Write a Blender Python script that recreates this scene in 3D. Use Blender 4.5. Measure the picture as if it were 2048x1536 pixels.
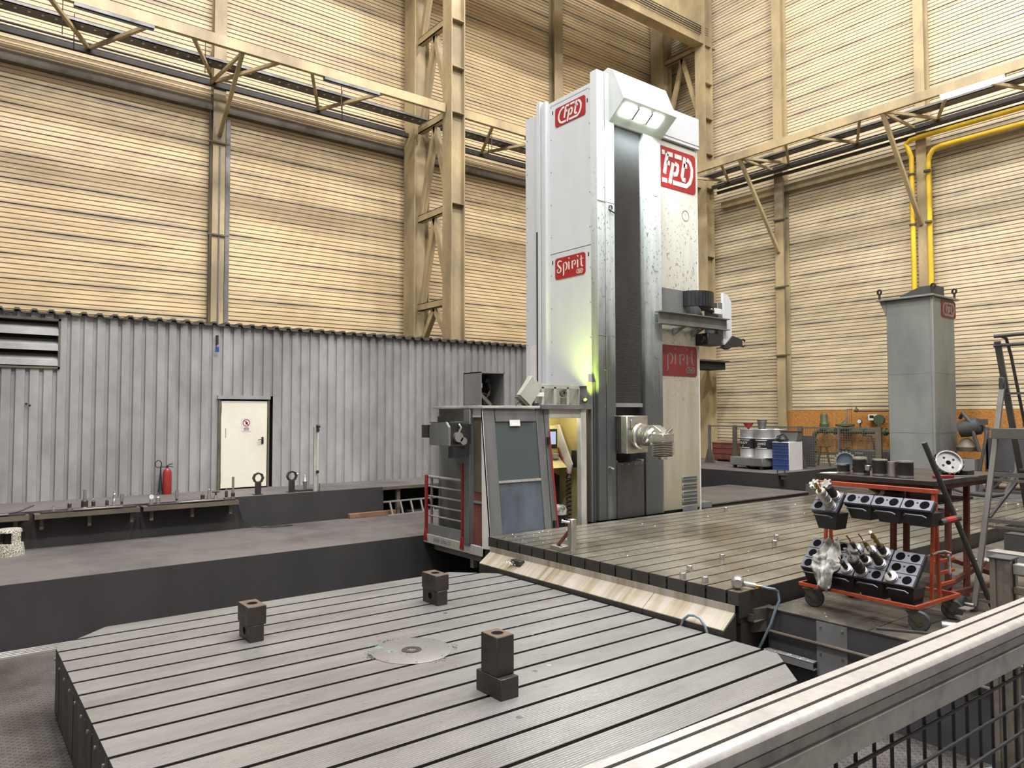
import bpy, bmesh, math, random
from mathutils import Vector, Matrix, Euler
random.seed(7)
R = math.radians
for o in list(bpy.data.objects): bpy.data.objects.remove(o)
S = bpy.context.scene
C = S.collection

# ---------------------------------------------------------------- camera
cam_d = bpy.data.cameras.new('camera'); cam = bpy.data.objects.new('camera', cam_d); C.objects.link(cam)
cam_d.sensor_width = 36.0; cam_d.lens = 36.0 * 1460.0 / 2048.0; cam_d.clip_end = 200; cam_d.clip_start = 0.05
yaw, pitch, roll = R(52.18), R(2.35), R(-0.111)
fw = Vector((math.cos(yaw)*math.cos(pitch), math.sin(yaw)*math.cos(pitch), math.sin(pitch)))
rt = Vector((math.sin(yaw), -math.cos(yaw), 0)); up = rt.cross(fw)
rt2 = rt*math.cos(roll) + up*math.sin(roll); up2 = up*math.cos(roll) - rt*math.sin(roll)
cm = Matrix((( rt2.x, up2.x, -fw.x, 0), (rt2.y, up2.y, -fw.y, 0), (rt2.z, up2.z, -fw.z, 3.36), (0, 0, 0, 1)))
cam.matrix_world = cm
S.camera = cam

# ---------------------------------------------------------------- light
S.view_settings.view_transform = 'Standard'; S.view_settings.look = 'None'
S.view_settings.gamma = 1.0; S.view_settings.use_curve_mapping = False
S.view_settings.exposure = 0.12
W = bpy.data.worlds.new('world'); S.world = W; W.use_nodes = True
W.node_tree.nodes['Background'].inputs[0].default_value = (0.9, 0.93, 1.0, 1)
W.node_tree.nodes['Background'].inputs[1].default_value = 0.15

def area(name, loc, size, power, col=(1, 1, 1), rot=(0, 0, 0), shape='DISK', size_y=None, spread=180):
    d = bpy.data.lights.new(name, 'AREA'); d.energy = power; d.color = col; d.shape = shape; d.size = size
    if size_y: d.size_y = size_y
    d.spread = R(spread)
    o = bpy.data.objects.new(name, d); o.location = loc; o.rotation_euler = rot; C.objects.link(o); return o
def spot(name, loc, target, power, col, angle, blend=0.5, radius=0.05):
    d = bpy.data.lights.new(name, 'SPOT'); d.energy = power; d.color = col; d.spot_size = R(angle); d.spot_blend = blend; d.shadow_soft_size = radius
    o = bpy.data.objects.new(name, d); o.location = loc
    o.rotation_euler = (Vector(target) - Vector(loc)).to_track_quat('-Z', 'Y').to_euler(); C.objects.link(o); return o
# high-bay lamps of the hall, rows under the roof
for lx in (-2.5, 4.0, 10.5, 16.5):
    area('high_bay_lamp', (lx, 13.0, 25.2), 2.4, 650, (0.98, 0.98, 1.0))  # weak fill row added to soften the shadows on the walls
    area('high_bay_lamp', (lx, 6.6, 25.2), 2.4, 1850, (0.98, 0.98, 1.0))
    area('high_bay_lamp', (lx, -2.6, 25.2), 2.4, 2100, (0.98, 0.98, 1.0))
# LED work lights under the machine hood (shine down and forward)
for lx in (11.0, 11.42, 11.84):
    spot('hood_work_light', (lx, 10.18, 9.50), (lx + .1, 9.75, 0.9), 230, (0.84, 1.0, 0.97), 140, 0.6, 0.12)
# yellow green work lamp at the cabin corner, and the lamp inside the cabin
spot('cabin_work_light', (9.98, 10.50, 3.62), (10.39, 10.72, 4.9), 300, (0.78, 1.0, 0.16), 100, 0.8, 0.06)
spot('cabin_head_light', (9.98, 10.50, 3.60), (11.1, 9.9, 2.8), 26, (0.85, 1.0, 0.35), 60, 0.7, 0.06)
d = bpy.data.lights.new('cabin_inside_light', 'POINT'); d.energy = 14; d.color = (1.0, 0.92, 0.7); d.shadow_soft_size = .15
o = bpy.data.objects.new('cabin_inside_light', d); o.location = (9.6, 10.95, 3.3); C.objects.link(o)

# ---------------------------------------------------------------- materials
def lin(c): return tuple((x/12.92 if x <= .04045 else ((x+.055)/1.055)**2.4) for x in c)
def rgb(r, g, b): return lin((r/255., g/255., b/255.)) + (1.0,)
class NT:
    def __init__(s, name):
        s.m = bpy.data.materials.new(name); s.m.use_nodes = True; s.t = s.m.node_tree; s.n = s.t.nodes; s.l = s.t.links
        s.bsdf = s.n['Principled BSDF']
    def node(s, typ, **kw):
        n = s.n.new(typ)
        for k, v in kw.items(): setattr(n, k, v)
        return n
    def link(s, a, b): s.l.new(a, b)
    def pos(s, scale=(1, 1, 1), obj=False):
        mp = s.node('ShaderNodeMapping'); mp.inputs['Scale'].default_value = scale
        if obj: g = s.node('ShaderNodeTexCoord'); s.link(g.outputs['Object'], mp.inputs[0])
        else: g = s.node('ShaderNodeNewGeometry'); s.link(g.outputs['Position'], mp.inputs[0])
        return mp.outputs[0]
    def noise(s, scale, stretch=(1, 1, 1), detail=4, rough=.6, obj=False):
        n = s.node('ShaderNodeTexNoise'); n.inputs['Scale'].default_value = scale; n.inputs['Detail'].default_value = detail
        n.inputs['Roughness'].default_value = rough; s.link(s.pos(stretch, obj), n.inputs['Vector']); return n.outputs['Fac']
    def ramp(s, fac, stops):
        r = s.node('ShaderNodeValToRGB'); e = r.color_ramp.elements
        while len(e) < len(stops): e.new(.5)
        for i, (p, c) in enumerate(stops): e[i].position = p; e[i].color = c if len(c) == 4 else tuple(c) + (1,)
        s.link(fac, r.inputs[0]); return r.outputs[0]
    def val(s, fac, a, b): # remap
        m = s.node('ShaderNodeMapRange'); m.inputs[1].default_value = a; m.inputs[2].default_value = b; s.link(fac, m.inputs[0]); return m.outputs[0]
    def math(s, op, a, b=None):
        m = s.node('ShaderNodeMath', operation=op)
        for i, x in enumerate((a, b)):
            if x is None: continue
            if isinstance(x, (int, float)): m.inputs[i].default_value = x
            else: s.link(x, m.inputs[i])
        return m.outputs[0]
    def mix(s, fac, a, b):
        m = s.node('ShaderNodeMix', data_type='RGBA')
        for i, x in ((0, fac), (6, a), (7, b)):
            if isinstance(x, (int, float)): m.inputs[i].default_value = x
            elif isinstance(x, tuple): m.inputs[i].default_value = x
            else: s.link(x, m.inputs[i])
        return m.outputs[2]
    def bump(s, h, strength=.3, dist=.01):
        b = s.node('ShaderNodeBump'); b.inputs['Strength'].default_value = strength; b.inputs['Distance'].default_value = dist
        s.link(h, b.inputs['Height']); s.link(b.outputs[0], s.bsdf.inputs['Normal'])
    def done(s, col, rough=.5, metal=0.0, spec=.5):
        if isinstance(col, tuple): s.bsdf.inputs['Base Color'].default_value = col
        else: s.link(col, s.bsdf.inputs['Base Color'])
        if isinstance(rough, (int, float)): s.bsdf.inputs['Roughness'].default_value = rough
        else: s.link(rough, s.bsdf.inputs['Roughness'])
        s.bsdf.inputs['Metallic'].default_value = metal; s.bsdf.inputs['Specular IOR Level'].default_value = spec
        return s.m
def mat(name, col, rough=.5, metal=0., dirt=None, amt=.5, scale=1.5, stretch=(1, 1, 1), lo=.42, hi=.68, fine=.12, fscale=14, bump=0., bscale=60, spec=.5):
    """painted / metal surface with blotchy wear of its own and a fine grain"""
    t = NT(name); base = col
    d = dirt or tuple(x*.45 for x in col[:3]) + (1,)
    n1 = t.val(t.noise(scale, stretch), lo, hi)
    c = t.mix(t.math('MULTIPLY', n1, amt), base, d)
    n2 = t.val(t.noise(fscale, stretch, 6, .7), .35, .7)
    c = t.mix(t.math('MULTIPLY', n2, fine), c, d)
    r = t.math('ADD', t.math('MULTIPLY', n1, .15), rough)
    if bump: t.bump(t.noise(bscale, stretch, 3), bump)
    return t.done(c, r, metal, spec)

M = {}
# hall cladding: cream liner trays, grime along each joint and in blotches, groove shade painted in
t = NT('cream_cladding')
base = t.ramp(t.noise(.35, (1, 1, 1.6), 3), [(.35, rgb(192, 166, 126)), (.6, rgb(212, 188, 146))])
st = t.val(t.noise(1.1, (.3, .3, 6.0), 6, .68), .47, .70)
c = t.mix(t.math('MULTIPLY', st, .5), base, rgb(112, 106, 98))
sep = t.node('ShaderNodeSeparateXYZ'); t.link(t.pos((1, 1, 1)), sep.inputs[0])
zr = t.math('FRACT', t.math('DIVIDE', sep.outputs[2], .12))
rib = t.math('MAXIMUM', t.val(zr, .78, .88), t.val(zr, .06, .0))  # groove dirt and shade painted together as a dark line
rn = t.val(t.noise(2.2, (.25, .25, 8.), 3), .3, .62)
c = t.mix(t.math('MULTIPLY', t.math('MULTIPLY', rib, t.math('ADD', rn, .35)), .45), c, rgb(84, 74, 64))
zz = t.math('FRACT', t.math('DIVIDE', sep.outputs[2], .6))
edge = t.math('MAXIMUM', t.val(zz, .78, 1.0), t.val(zz, .12, .0))
bl = t.val(t.noise(.8, (.45, .45, 1.6), 5), .4, .68)
c = t.mix(t.math('MULTIPLY', t.math('MULTIPLY', edge, bl), .85), c, rgb(84, 80, 78))
sp = t.val(t.noise(5., (.7, .7, 1.6), 4), .58, .75)
c = t.mix(t.math('MULTIPLY', sp, .25), c, rgb(100, 90, 80))
M['clad'] = t.done(c, .5)
t = NT('cream_cladding_end_wall')
base = t.ramp(t.noise(.35, (1, 1, 1.6), 3), [(.35, rgb(194, 176, 142)), (.6, rgb(212, 194, 160))])
st = t.val(t.noise(1.1, (.3, .3, 6.0), 6, .68), .47, .70)
c = t.mix(t.math('MULTIPLY', st, .5), base, rgb(112, 106, 98))
sep = t.node('ShaderNodeSeparateXYZ'); t.link(t.pos((1, 1, 1)), sep.inputs[0])
zr = t.math('FRACT', t.math('DIVIDE', sep.outputs[2], .12))
rib = t.math('MAXIMUM', t.val(zr, .78, .88), t.val(zr, .06, .0))  # same painted line of dirt and shade in each groove
rn = t.val(t.noise(2.2, (.25, .25, 8.), 3), .3, .62)
c = t.mix(t.math('MULTIPLY', t.math('MULTIPLY', rib, t.math('ADD', rn, .35)), .45), c, rgb(84, 74, 64))
zz = t.math('FRACT', t.math('DIVIDE', sep.outputs[2], .6))
edge = t.math('MAXIMUM', t.val(zz, .78, 1.0), t.val(zz, .12, .0))
bl = t.val(t.noise(.8, (.45, .45, 1.6), 5), .4, .68)
c = t.mix(t.math('MULTIPLY', t.math('MULTIPLY', edge, bl), .85), c, rgb(84, 80, 78))
sp = t.val(t.noise(5., (.7, .7, 1.6), 4), .58, .75)
c = t.mix(t.math('MULTIPLY', sp, .25), c, rgb(100, 90, 80))
M['clad_r'] = t.done(c, .5)
# grey trapezoid sheets of the shed, soot towards blotches
M['sheet'] = mat('grey_trapezoid_sheet', rgb(162, 160, 157), .45, .0, rgb(104, 101, 98), .75, .7, (1, 1, .5), .35, .65, .3, 5)
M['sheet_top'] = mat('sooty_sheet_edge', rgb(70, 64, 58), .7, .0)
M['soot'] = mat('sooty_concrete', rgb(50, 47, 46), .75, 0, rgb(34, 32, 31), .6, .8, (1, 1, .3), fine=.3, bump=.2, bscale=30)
M['sootfloor'] = mat('sooty_floor', rgb(98, 92, 88), .55, 0, rgb(54, 49, 47), .7, .7, (1, 1, 1), .45, .7, .35, 6, bump=.15, bscale=30)
M['steel_cream'] = mat('cream_steelwork', rgb(176, 156, 116), .5, .0, rgb(104, 92, 74), .7, .8, (1, 1, .5), fine=.25)
M['steel_dark'] = mat('dusty_dark_steel', rgb(96, 86, 72), .6, .1, rgb(52, 46, 40), .6)
M['galv'] = mat('galvanised_tray', rgb(120, 118, 116), .5, .6, rgb(70, 66, 62), .6)
M['pipe_dark'] = mat('dark_pipe', rgb(62, 57, 52), .5, .2)
M['yellow_pipe'] = mat('yellow_gas_pipe', rgb(232, 190, 40), .45, 0, rgb(150, 120, 40), .4)
M['white_door'] = mat('white_door_paint', rgb(214, 209, 190), .4, 0, rgb(180, 172, 150), .3, 1.2)
M['hole'] = mat('bore_shade_black', rgb(7, 7, 8), .9, spec=.1)  # near-black stands in for the shade inside bores, sockets and slots
M['greywall'] = mat('unseen_wall_grey', rgb(150, 150, 150), .7)  # unseen walls and ceiling, kept grey to cut the warm bounce
M['black'] = mat('black_plastic', rgb(28, 28, 31), .45)
M['dark'] = mat('dark_recess', rgb(22, 20, 20), .8)  # near-black that puts the shade of recesses and gaps into the colour
M['white_paint'] = mat('white_machine_paint', rgb(188, 190, 188), .38, 0, rgb(146, 144, 134), .35, 1.0, (1, 1, .4), fine=.12)
# front covers of the column: white at the top, oiled and scuffed to bare grey towards the bottom
def grimy(name, clean, dirty, z_lo, z_hi, rough=.35, metal=.0):
    t = NT(name); sp = t.node('ShaderNodeSeparateXYZ'); t.link(t.pos(), sp.inputs[0])
    g = t.val(sp.outputs[2], z_hi, z_lo)
    n = t.noise(1.2, (2.2, 2.2, .25), 6, .65)
    f = t.val(t.math('ADD', g, t.math('MULTIPLY', t.math('SUBTRACT', n, .5), .9)), .15, .95)
    c = t.mix(f, clean, dirty)
    s2 = t.val(t.noise(24, (1, 1, .55), 2, .5), .62, .68)
    band = t.math('MULTIPLY', t.val(g, .0, .35), t.val(g, .9, .4))
    c = t.mix(t.math('MULTIPLY', t.math('MULTIPLY', s2, band), .8), c, rgb(70, 72, 66))
    return t.done(c, t.math('SUBTRACT', .5, t.math('MULTIPLY', f, .2)), metal)
M['front_cover'] = grimy('oiled_white_cover', rgb(192, 196, 194), rgb(68, 70, 70), 3.6, 9.0)
M['right_cover'] = grimy('stained_white_cover', rgb(192, 190, 180), rgb(140, 133, 114), 1.6, 9.6)
M['worn_white'] = mat('worn_white_paint', rgb(168, 166, 156), .45, 0, rgb(112, 108, 98), .6, 1.6, (1, 1, .5), fine=.25)
M['left_cover'] = mat('white_side_cover', rgb(190, 192, 194), .42, 0, rgb(160, 160, 156), .35, .9, (1, 1, .35), fine=.1)
M['red_sign'] = mat('red_sign', rgb(150, 24, 34), .4, 0, rgb(112, 22, 28), .3)
M['red_sign_dull'] = mat('dull_red_sign', rgb(112, 26, 30), .5, 0, rgb(78, 22, 26), .5)
M['sign_white'] = mat('sign_white', rgb(204, 200, 194), .5, 0, rgb(170, 162, 152), .2)
M['waycover'] = mat('steel_way_cover', rgb(96, 96, 98), .3, .6, rgb(56, 56, 58), .6, 1.0, (1, 1, .3), fine=.2)
M['steel'] = mat('bare_steel', rgb(186, 182, 176), .32, .85, rgb(110, 104, 98), .5, 3)
M['bright'] = mat('bright_steel', rgb(208, 206, 202), .22, .95, rgb(140, 136, 130), .3, 4)
M['grey_paint'] = mat('grey_panel_paint', rgb(118, 118, 116), .45, .0, rgb(76, 74, 72), .5, 1.0, (1, 1, .4))
M['cabin_grey'] = mat('worn_cabin_paint', rgb(102, 102, 100), .4, .1, rgb(70, 70, 69), .7, 1.5, (1, 1, .3))
M['cream_panel'] = mat('cream_inner_panel', rgb(206, 190, 128), .45)
M['alu_dirty'] = mat('dirty_aluminium', rgb(138, 130, 118), .42, .45, rgb(84, 76, 66), .7, 7, fine=.3)
M['ladder'] = mat('scuffed_ladder_aluminium', rgb(104, 100, 94), .45, .4, rgb(92, 88, 82), .6, 5)
M['red_paint'] = mat('red_rail_paint', rgb(136, 26, 28), .45, 0, rgb(120, 30, 30), .4)
M['rust'] = mat('rusty_brown', rgb(108, 56, 44), .75, 0, rgb(60, 36, 30), .7, 2.5)
M['orange'] = mat('orange_trolley_paint', rgb(158, 62, 30), .5, 0, rgb(92, 46, 30), .5, 3)
M['block'] = mat('dark_tool_steel', rgb(66, 59, 55), .42, .5, rgb(40, 36, 34), .6, 4, fine=.3)
M['block_top'] = mat('ground_block_top', rgb(116, 100, 88), .4, .5, rgb(110, 84, 66), .7, 6)
M['alu'] = mat('anodised_aluminium', rgb(176, 171, 165), .36, .45, rgb(104, 100, 95), .5, 9, (1, 1, 1), .5, .72, .35, 40)
M['mesh_black'] = mat('black_mesh_wire', rgb(26, 26, 30), .4)
M['rubber'] = mat('grey_rubber', rgb(58, 56, 54), .6)
M['oliv'] = mat('olive_caster_steel', rgb(78, 74, 60), .45, .4)
M['green'] = mat('green_valve_paint', rgb(72, 84, 58), .5, 0, rgb(44, 50, 38), .6, 3)
M['blue'] = mat('blue_drawer_paint', rgb(38, 62, 122), .4)
M['drum'] = mat('silver_drum', rgb(196, 196, 196), .32, .6, rgb(150, 148, 146), .4, 1.5)
M['tower'] = mat('grey_tower_paint', rgb(116, 118, 113), .5, .0, rgb(82, 82, 78), .7, .8, (1, 1, .5))
M['wood'] = mat('brown_wood', rgb(126, 92, 66), .7, 0, rgb(70, 50, 38), .6, 3)
M['rag'] = mat('dirty_rag', rgb(170, 166, 158), .9, 0, rgb(66, 62, 58), .9, 7, lo=.45, hi=.62)
M['brass'] = mat('gold_drill', rgb(158, 128, 66), .35, .8)
M['red_can'] = mat('red_extinguisher', rgb(138, 36, 32), .35, 0, rgb(100, 30, 28), .3)
M['hose'] = mat('blue_grey_hose', rgb(110, 126, 132), .4)
M['hose_dark'] = mat('dark_hose', rgb(66, 62, 60), .55)
M['chips'] = mat('metal_chips', rgb(190, 184, 176), .35, .8)
# OSB board
t = NT('osb_board'); v = t.node('ShaderNodeTexVoronoi'); v.inputs['Scale'].default_value = 16
t.link(t.pos((1, .6, 1.6)), v.inputs['Vector'])
c = t.mix(t.val(t.noise(16, (1, .5, 2)), .35, .7), rgb(196, 136, 62), rgb(142, 92, 40))
M['osb'] = t.done(t.mix(.35, c, v.outputs['Color']), .7)
t2 = NT('osb'); vv = t2.ramp(t2.noise(22, (1, .5, 1.8), 5, .75), [(.3, rgb(96, 62, 28)), (.5, rgb(164, 110, 48)), (.7, rgb(192, 140, 74))])
M['osb'] = t2.done(vv, .7)
# machined top of the rotary table: ground ribs along x
def machined(name, a, b, rough, ribs=True, metal=.55, oil=None):
    t = NT(name)
    n = t.val(t.noise(1.0, (.5, 1.6, 1), 6, .7), .35, .7)
    c = t.mix(n, a, b)
    n2 = t.val(t.noise(26, (.6, 1.5, 1), 4, .7), .58, .72)
    c = t.mix(t.math('MULTIPLY', n2, .45), c, tuple(x*.5 for x in b[:3]) + (1,))
    r = t.math('ADD', rough, t.math('MULTIPLY', n, .12))
    if oil:
        o = t.val(t.noise(.55, (1, 1, 1), 3), .42, .6)
        c = t.mix(t.math('MULTIPLY', o, .6), c, oil); r = t.math('SUBTRACT', r, t.math('MULTIPLY', o, .12))
    if ribs:
        w = t.node('ShaderNodeTexWave', wave_type='BANDS', bands_direction='Y'); w.inputs['Scale'].default_value = 11.; w.inputs['Distortion'].default_value = 0
        t.link(t.pos(), w.inputs['Vector']); t.bump(w.outputs['Fac'], .35, .004)
        c = t.mix(t.math('MULTIPLY', t.val(w.outputs['Fac'], .4, .0), .22), c, rgb(90, 82, 76))
    return t.done(c, r, metal)
M['table_top'] = machined('ground_cast_iron', rgb(158, 155, 151), rgb(118, 114, 110), .34)
M['plate_top'] = machined('oily_cast_iron', rgb(160, 154, 140), rgb(120, 112, 100), .24, False, .6, rgb(96, 86, 62))
M['disc'] = mat('turned_disc_steel', rgb(140, 136, 132), .36, .5, rgb(104, 100, 96), .5, 3)
M['residue'] = mat('pale_green_residue', rgb(120, 160, 140), .8)
M['table_top2'] = mat('plug_steel', rgb(150, 144, 138), .4, .6)
M['table_side'] = mat('dark_cast_side', rgb(62, 58, 54), .5, .3, rgb(36, 33, 31), .7, 2, (1, 1, .3))
# checker plate floor
t = NT('checker_plate')
ck = t.node('ShaderNodeTexWave', wave_type='BANDS', bands_direction='DIAGONAL'); ck.inputs['Scale'].default_value = 7.; t.link(t.pos((1, 1, 0)), ck.inputs['Vector'])
ck2 = t.node('ShaderNodeTexWave', wave_type='BANDS', bands_direction='DIAGONAL'); ck2.inputs['Scale'].default_value = 7.; t.link(t.pos((1, -1, 0)), ck2.inputs['Vector'])
h = t.math('MULTIPLY', ck.outputs['Fac'], ck2.outputs['Fac'])
c = t.mix(t.val(t.noise(1.2), .4, .65), rgb(98, 92, 87), rgb(70, 65, 61))
c = t.mix(t.math('MULTIPLY', t.val(t.noise(30), .62, .7), .4), c, rgb(150, 140, 134))
t.bump(t.val(h, .45, .8), .9, .02)
M['checker'] = t.done(c, .42, .35)
# chute sheet steel stained by coolant running down
t = NT('stained_chute')
sn = t.val(t.noise(2.0, (.15, 2.2, .15), 5, .65), .42, .68)
c = t.mix(sn, rgb(176, 168, 156), rgb(134, 118, 86))
M['chute'] = t.done(c, .35, .35)
# floor block top, blackened
M['blocktop'] = mat('blackened_steel_deck', rgb(102, 94, 82), .5, .3, rgb(40, 36, 32), .85, 1.6, lo=.38, hi=.62, fine=.4, fscale=12, bump=.2)
M['blockside'] = mat('dark_painted_side', rgb(66, 64, 66), .55, .0, rgb(40, 38, 38), .6, 1.5)
M['cardcase'] = mat('cassette_black', rgb(20, 20, 23), .38, 0, rgb(40, 40, 44), .3, 6)
M['cassette_top'] = mat('cassette_top_grey', rgb(104, 104, 112), .34, .2, rgb(70, 70, 78), .4, 5)
# glass
t = NT('smoked_glass'); t.bsdf.inputs['Base Color'].default_value = rgb(104, 112, 112); t.bsdf.inputs['Roughness'].default_value = .1
t.bsdf.inputs['Transmission Weight'].default_value = .6; t.bsdf.inputs['IOR'].default_value = 1.3; M['glass'] = t.m
def emit(name, col, s):
    t = NT(name); t.bsdf.inputs['Base Color'].default_value = (0, 0, 0, 1); t.bsdf.inputs['Emission Color'].default_value = col; t.bsdf.inputs['Emission Strength'].default_value = s; return t.m
M['led'] = emit('led_panel_light', (.86, 1, .97, 1), 22)
M['tube'] = emit('fluorescent_tube', (.86, .92, 1, 1), 9)
M['screen'] = emit('monitor_screen', rgb(196, 210, 240), .85)

# ---------------------------------------------------------------- geometry helpers
def perp(d):
    d = d.normalized(); a = Vector((0, 0, 1)) if abs(d.z) < .9 else Vector((1, 0, 0))
    u = a.cross(d).normalized(); return u, d.cross(u).normalized()
class MB:
    def __init__(s): s.v = []; s.f = []; s.mi = []; s.k = 0
    def add(s, vs, fs):
        b = len(s.v); s.v += [tuple(p) for p in vs]
        for f in fs: s.f.append([b+i for i in f]); s.mi.append(s.k)
        return s
    def box(s, x0, x1, y0, y1, z0, z1):
        return s.add([(x0,y0,z0),(x1,y0,z0),(x1,y1,z0),(x0,y1,z0),(x0,y0,z1),(x1,y0,z1),(x1,y1,z1),(x0,y1,z1)],
                     [(0,3,2,1),(4,5,6,7),(0,1,5,4),(1,2,6,5),(2,3,7,6),(3,0,4,7)])
    def cbox(s, c, d): return s.box(c[0]-d[0]/2, c[0]+d[0]/2, c[1]-d[1]/2, c[1]+d[1]/2, c[2]-d[2]/2, c[2]+d[2]/2)
    def prism(s, poly, axis, a, b, fa=None, fb=None):
        n = len(poly)
        def P(p, w):
            if axis == 'x': return (w, p[0], p[1])
            if axis == 'y': return (p[0], w, p[1])
            return (p[0], p[1], w)
        vs = [P(p, fa(*p) if fa else a) for p in poly] + [P(p, fb(*p) if fb else b) for p in poly]
        area2 = sum(poly[i][0]*poly[(i+1)%n][1]-poly[(i+1)%n][0]*poly[i][1] for i in range(n))
        fl = (area2 > 0) ^ (axis == 'y')
        lo = list(range(n)); hi = [n+i for i in range(n)]
        fs = [lo[::-1] if fl else lo, hi if fl else hi[::-1]]
        for i in range(n):
            j = (i+1) % n; q = (i, j, n+j, n+i); fs.append(q if fl else q[::-1])
        return s.add(vs, fs)
    def cyl(s, p0, p1, r0, r1=None, n=16, caps=True):
        p0, p1 = Vector(p0), Vector(p1); r1 = r0 if r1 is None else r1; u, v = perp(p1-p0)
        vs = []
        for p, r in ((p0, r0), (p1, r1)):
            for i in range(n): a = 2*math.pi*i/n; vs.append(p + u*(r*math.cos(a)) + v*(r*math.sin(a)))
        fs = [(i, (i+1) % n, n+(i+1) % n, n+i) for i in range(n)]
        if caps: fs += [tuple(range(n))[::-1], tuple(range(n, 2*n))]
        return s.add(vs, fs)
    def lathe(s, prof, o=(0, 0, 0), d=(0, 0, 1), n=20, caps=True):
        """prof: (radius, height) along d"""
        o, d = Vector(o), Vector(d).normalized(); u, v = perp(d); vs = []
        for r, h in prof:
            for i in range(n): a = 2*math.pi*i/n; vs.append(o + d*h + u*(r*math.cos(a)) + v*(r*math.sin(a)))
        fs = []
        for k in range(len(prof)-1):
            for i in range(n): j = (i+1) % n; fs.append((k*n+i, k*n+j, (k+1)*n+j, (k+1)*n+i))
        if prof[0] == prof[-1]: caps = False
        if caps and prof[0][0] > 1e-5: fs.append(tuple(range(n))[::-1])
        if caps and prof[-1][0] > 1e-5: fs.append(tuple((len(prof)-1)*n+i for i in range(n)))
        return s.add(vs, fs)
    def tube(s, pts, r, n=8, closed=False):
        pts = [Vector(p) for p in pts]; m = len(pts); vs = []; u = None
        for k in range(m):
            d = (pts[min(k+1, m-1)] - pts[max(k-1, 0)])
            if d.length < 1e-9: d = Vector((0, 0, 1))
            d.normalize()
            if u is None: u, v = perp(d)
            else:
                u = (u - d*u.dot(d)); u = u.normalized() if u.length > 1e-6 else perp(d)[0]; v = d.cross(u)
            for i in range(n): a = 2*math.pi*i/n; vs.append(pts[k] + u*(r*math.cos(a)) + v*(r*math.sin(a)))
        fs = []
        for k in range(m-1):
            for i in range(n): j = (i+1) % n; fs.append((k*n+i, k*n+j, (k+1)*n+j, (k+1)*n+i))
        fs += [tuple(range(n))[::-1], tuple((m-1)*n+i for i in range(n))]
        return s.add(vs, fs)
    def bar(s, p0, p1, w, h, upv=(0, 0, 1)):
        """rectangular bar: w across, h along upv"""
        p0, p1 = Vector(p0), Vector(p1); d = (p1-p0).normalized(); u = Vector(upv); u = u - d*u.dot(d)
        if u.length < 1e-4: u = perp(d)[0]
        u.normalize(); sd = d.cross(u); vs = []
        for p in (p0, p1):
            for a, b in ((-1, -1), (1, -1), (1, 1), (-1, 1)): vs.append(p + sd*(a*w/2) + u*(b*h/2))
        return s.add(vs, [(0,3,2,1),(4,5,6,7),(0,1,5,4),(1,2,6,5),(2,3,7,6),(3,0,4,7)])
    def ibeam(s, p0, p1, w, h, tf=.02, tw=.014, upv=(0, 0, 1)):
        p0, p1 = Vector(p0), Vector(p1); d = (p1-p0).normalized(); u = Vector(upv); u = (u - d*u.dot(d)).normalized(); sd = d.cross(u)
        pr = [(-w/2,-h/2),(w/2,-h/2),(w/2,-h/2+tf),(tw/2,-h/2+tf),(tw/2,h/2-tf),(w/2,h/2-tf),(w/2,h/2),(-w/2,h/2),(-w/2,h/2-tf),(-tw/2,h/2-tf),(-tw/2,-h/2+tf),(-w/2,-h/2+tf)]
        n = 12; vs = [p + sd*a + u*b for p in (p0, p1) for a, b in pr]
        fs = [(i, (i+1) % n, n+(i+1) % n, n+i) for i in range(n)]
        for o in (0, n):
            fs += [(o+0, o+1, o+2, o+11), (o+6, o+7, o+8, o+5), (o+3, o+4, o+9, o+10)]
        return s.add(vs, fs)
    def mesh(s, name, mats, smooth=True):
        me = bpy.data.meshes.new(name); me.from_pydata(s.v, [], s.f); me.update()
        for m in (mats if isinstance(mats, (list, tuple)) else [mats]): me.materials.append(m)
        if any(s.mi): me.polygons.foreach_set('material_index', s.mi)
        bm = bmesh.new(); bm.from_mesh(me); bmesh.ops.recalc_face_normals(bm, faces=bm.faces); bm.to_mesh(me); bm.free()
        if smooth:
            me.polygons.foreach_set('use_smooth', [True]*len(me.polygons)); me.set_sharp_from_angle(angle=R(32))
        return me
def link(name, me, parent=None, loc=None):
    o = bpy.data.objects.new(name, me); C.objects.link(o)
    if parent: o.parent = parent
    if loc: o.location = loc
    return o
def part(name, mb, m, parent=None, bevel=0, smooth=True, label=None):
    o = link(name, mb.mesh(name, m, smooth), parent)
    if bevel:
        b = o.modifiers.new('bevel', 'BEVEL'); b.width = bevel; b.segments = 1; b.limit_method = 'ANGLE'; b.angle_limit = R(40)
    if label: o['label'] = label
    return o
def tag(o, label, cat, group=None):
    o['label'] = label; o['category'] = cat
    if group: o['group'] = group
    return o
def thing(name, label, cat, loc=(0, 0, 0), rz=0, group=None):
    o = bpy.data.objects.new(name, None); C.objects.link(o); o.location = loc; o.rotation_euler = (0, 0, rz); o.empty_display_size = .2
    return tag(o, label, cat, group)
def one(name, mb, m, label, cat, group=None, bevel=0):
    return tag(part(name, mb, m, None, bevel), label, cat, group)
def struct(name, mb, m, parent=None, smooth=False):
    o = part(name, mb, m, parent, 0, smooth)
    if not parent: o['kind'] = 'structure'
    return o
def struct_root(name, loc=(0, 0, 0)):
    o = bpy.data.objects.new(name, None); C.objects.link(o); o.location = loc; o['kind'] = 'structure'; return o
def copy_tree(o, parent=None, label=None):
    c = o.copy(); C.objects.link(c)
    if parent: c.parent = parent
    if label: c['label'] = label
    for ch in list(o.children): copy_tree(ch, c)
    return c
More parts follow.
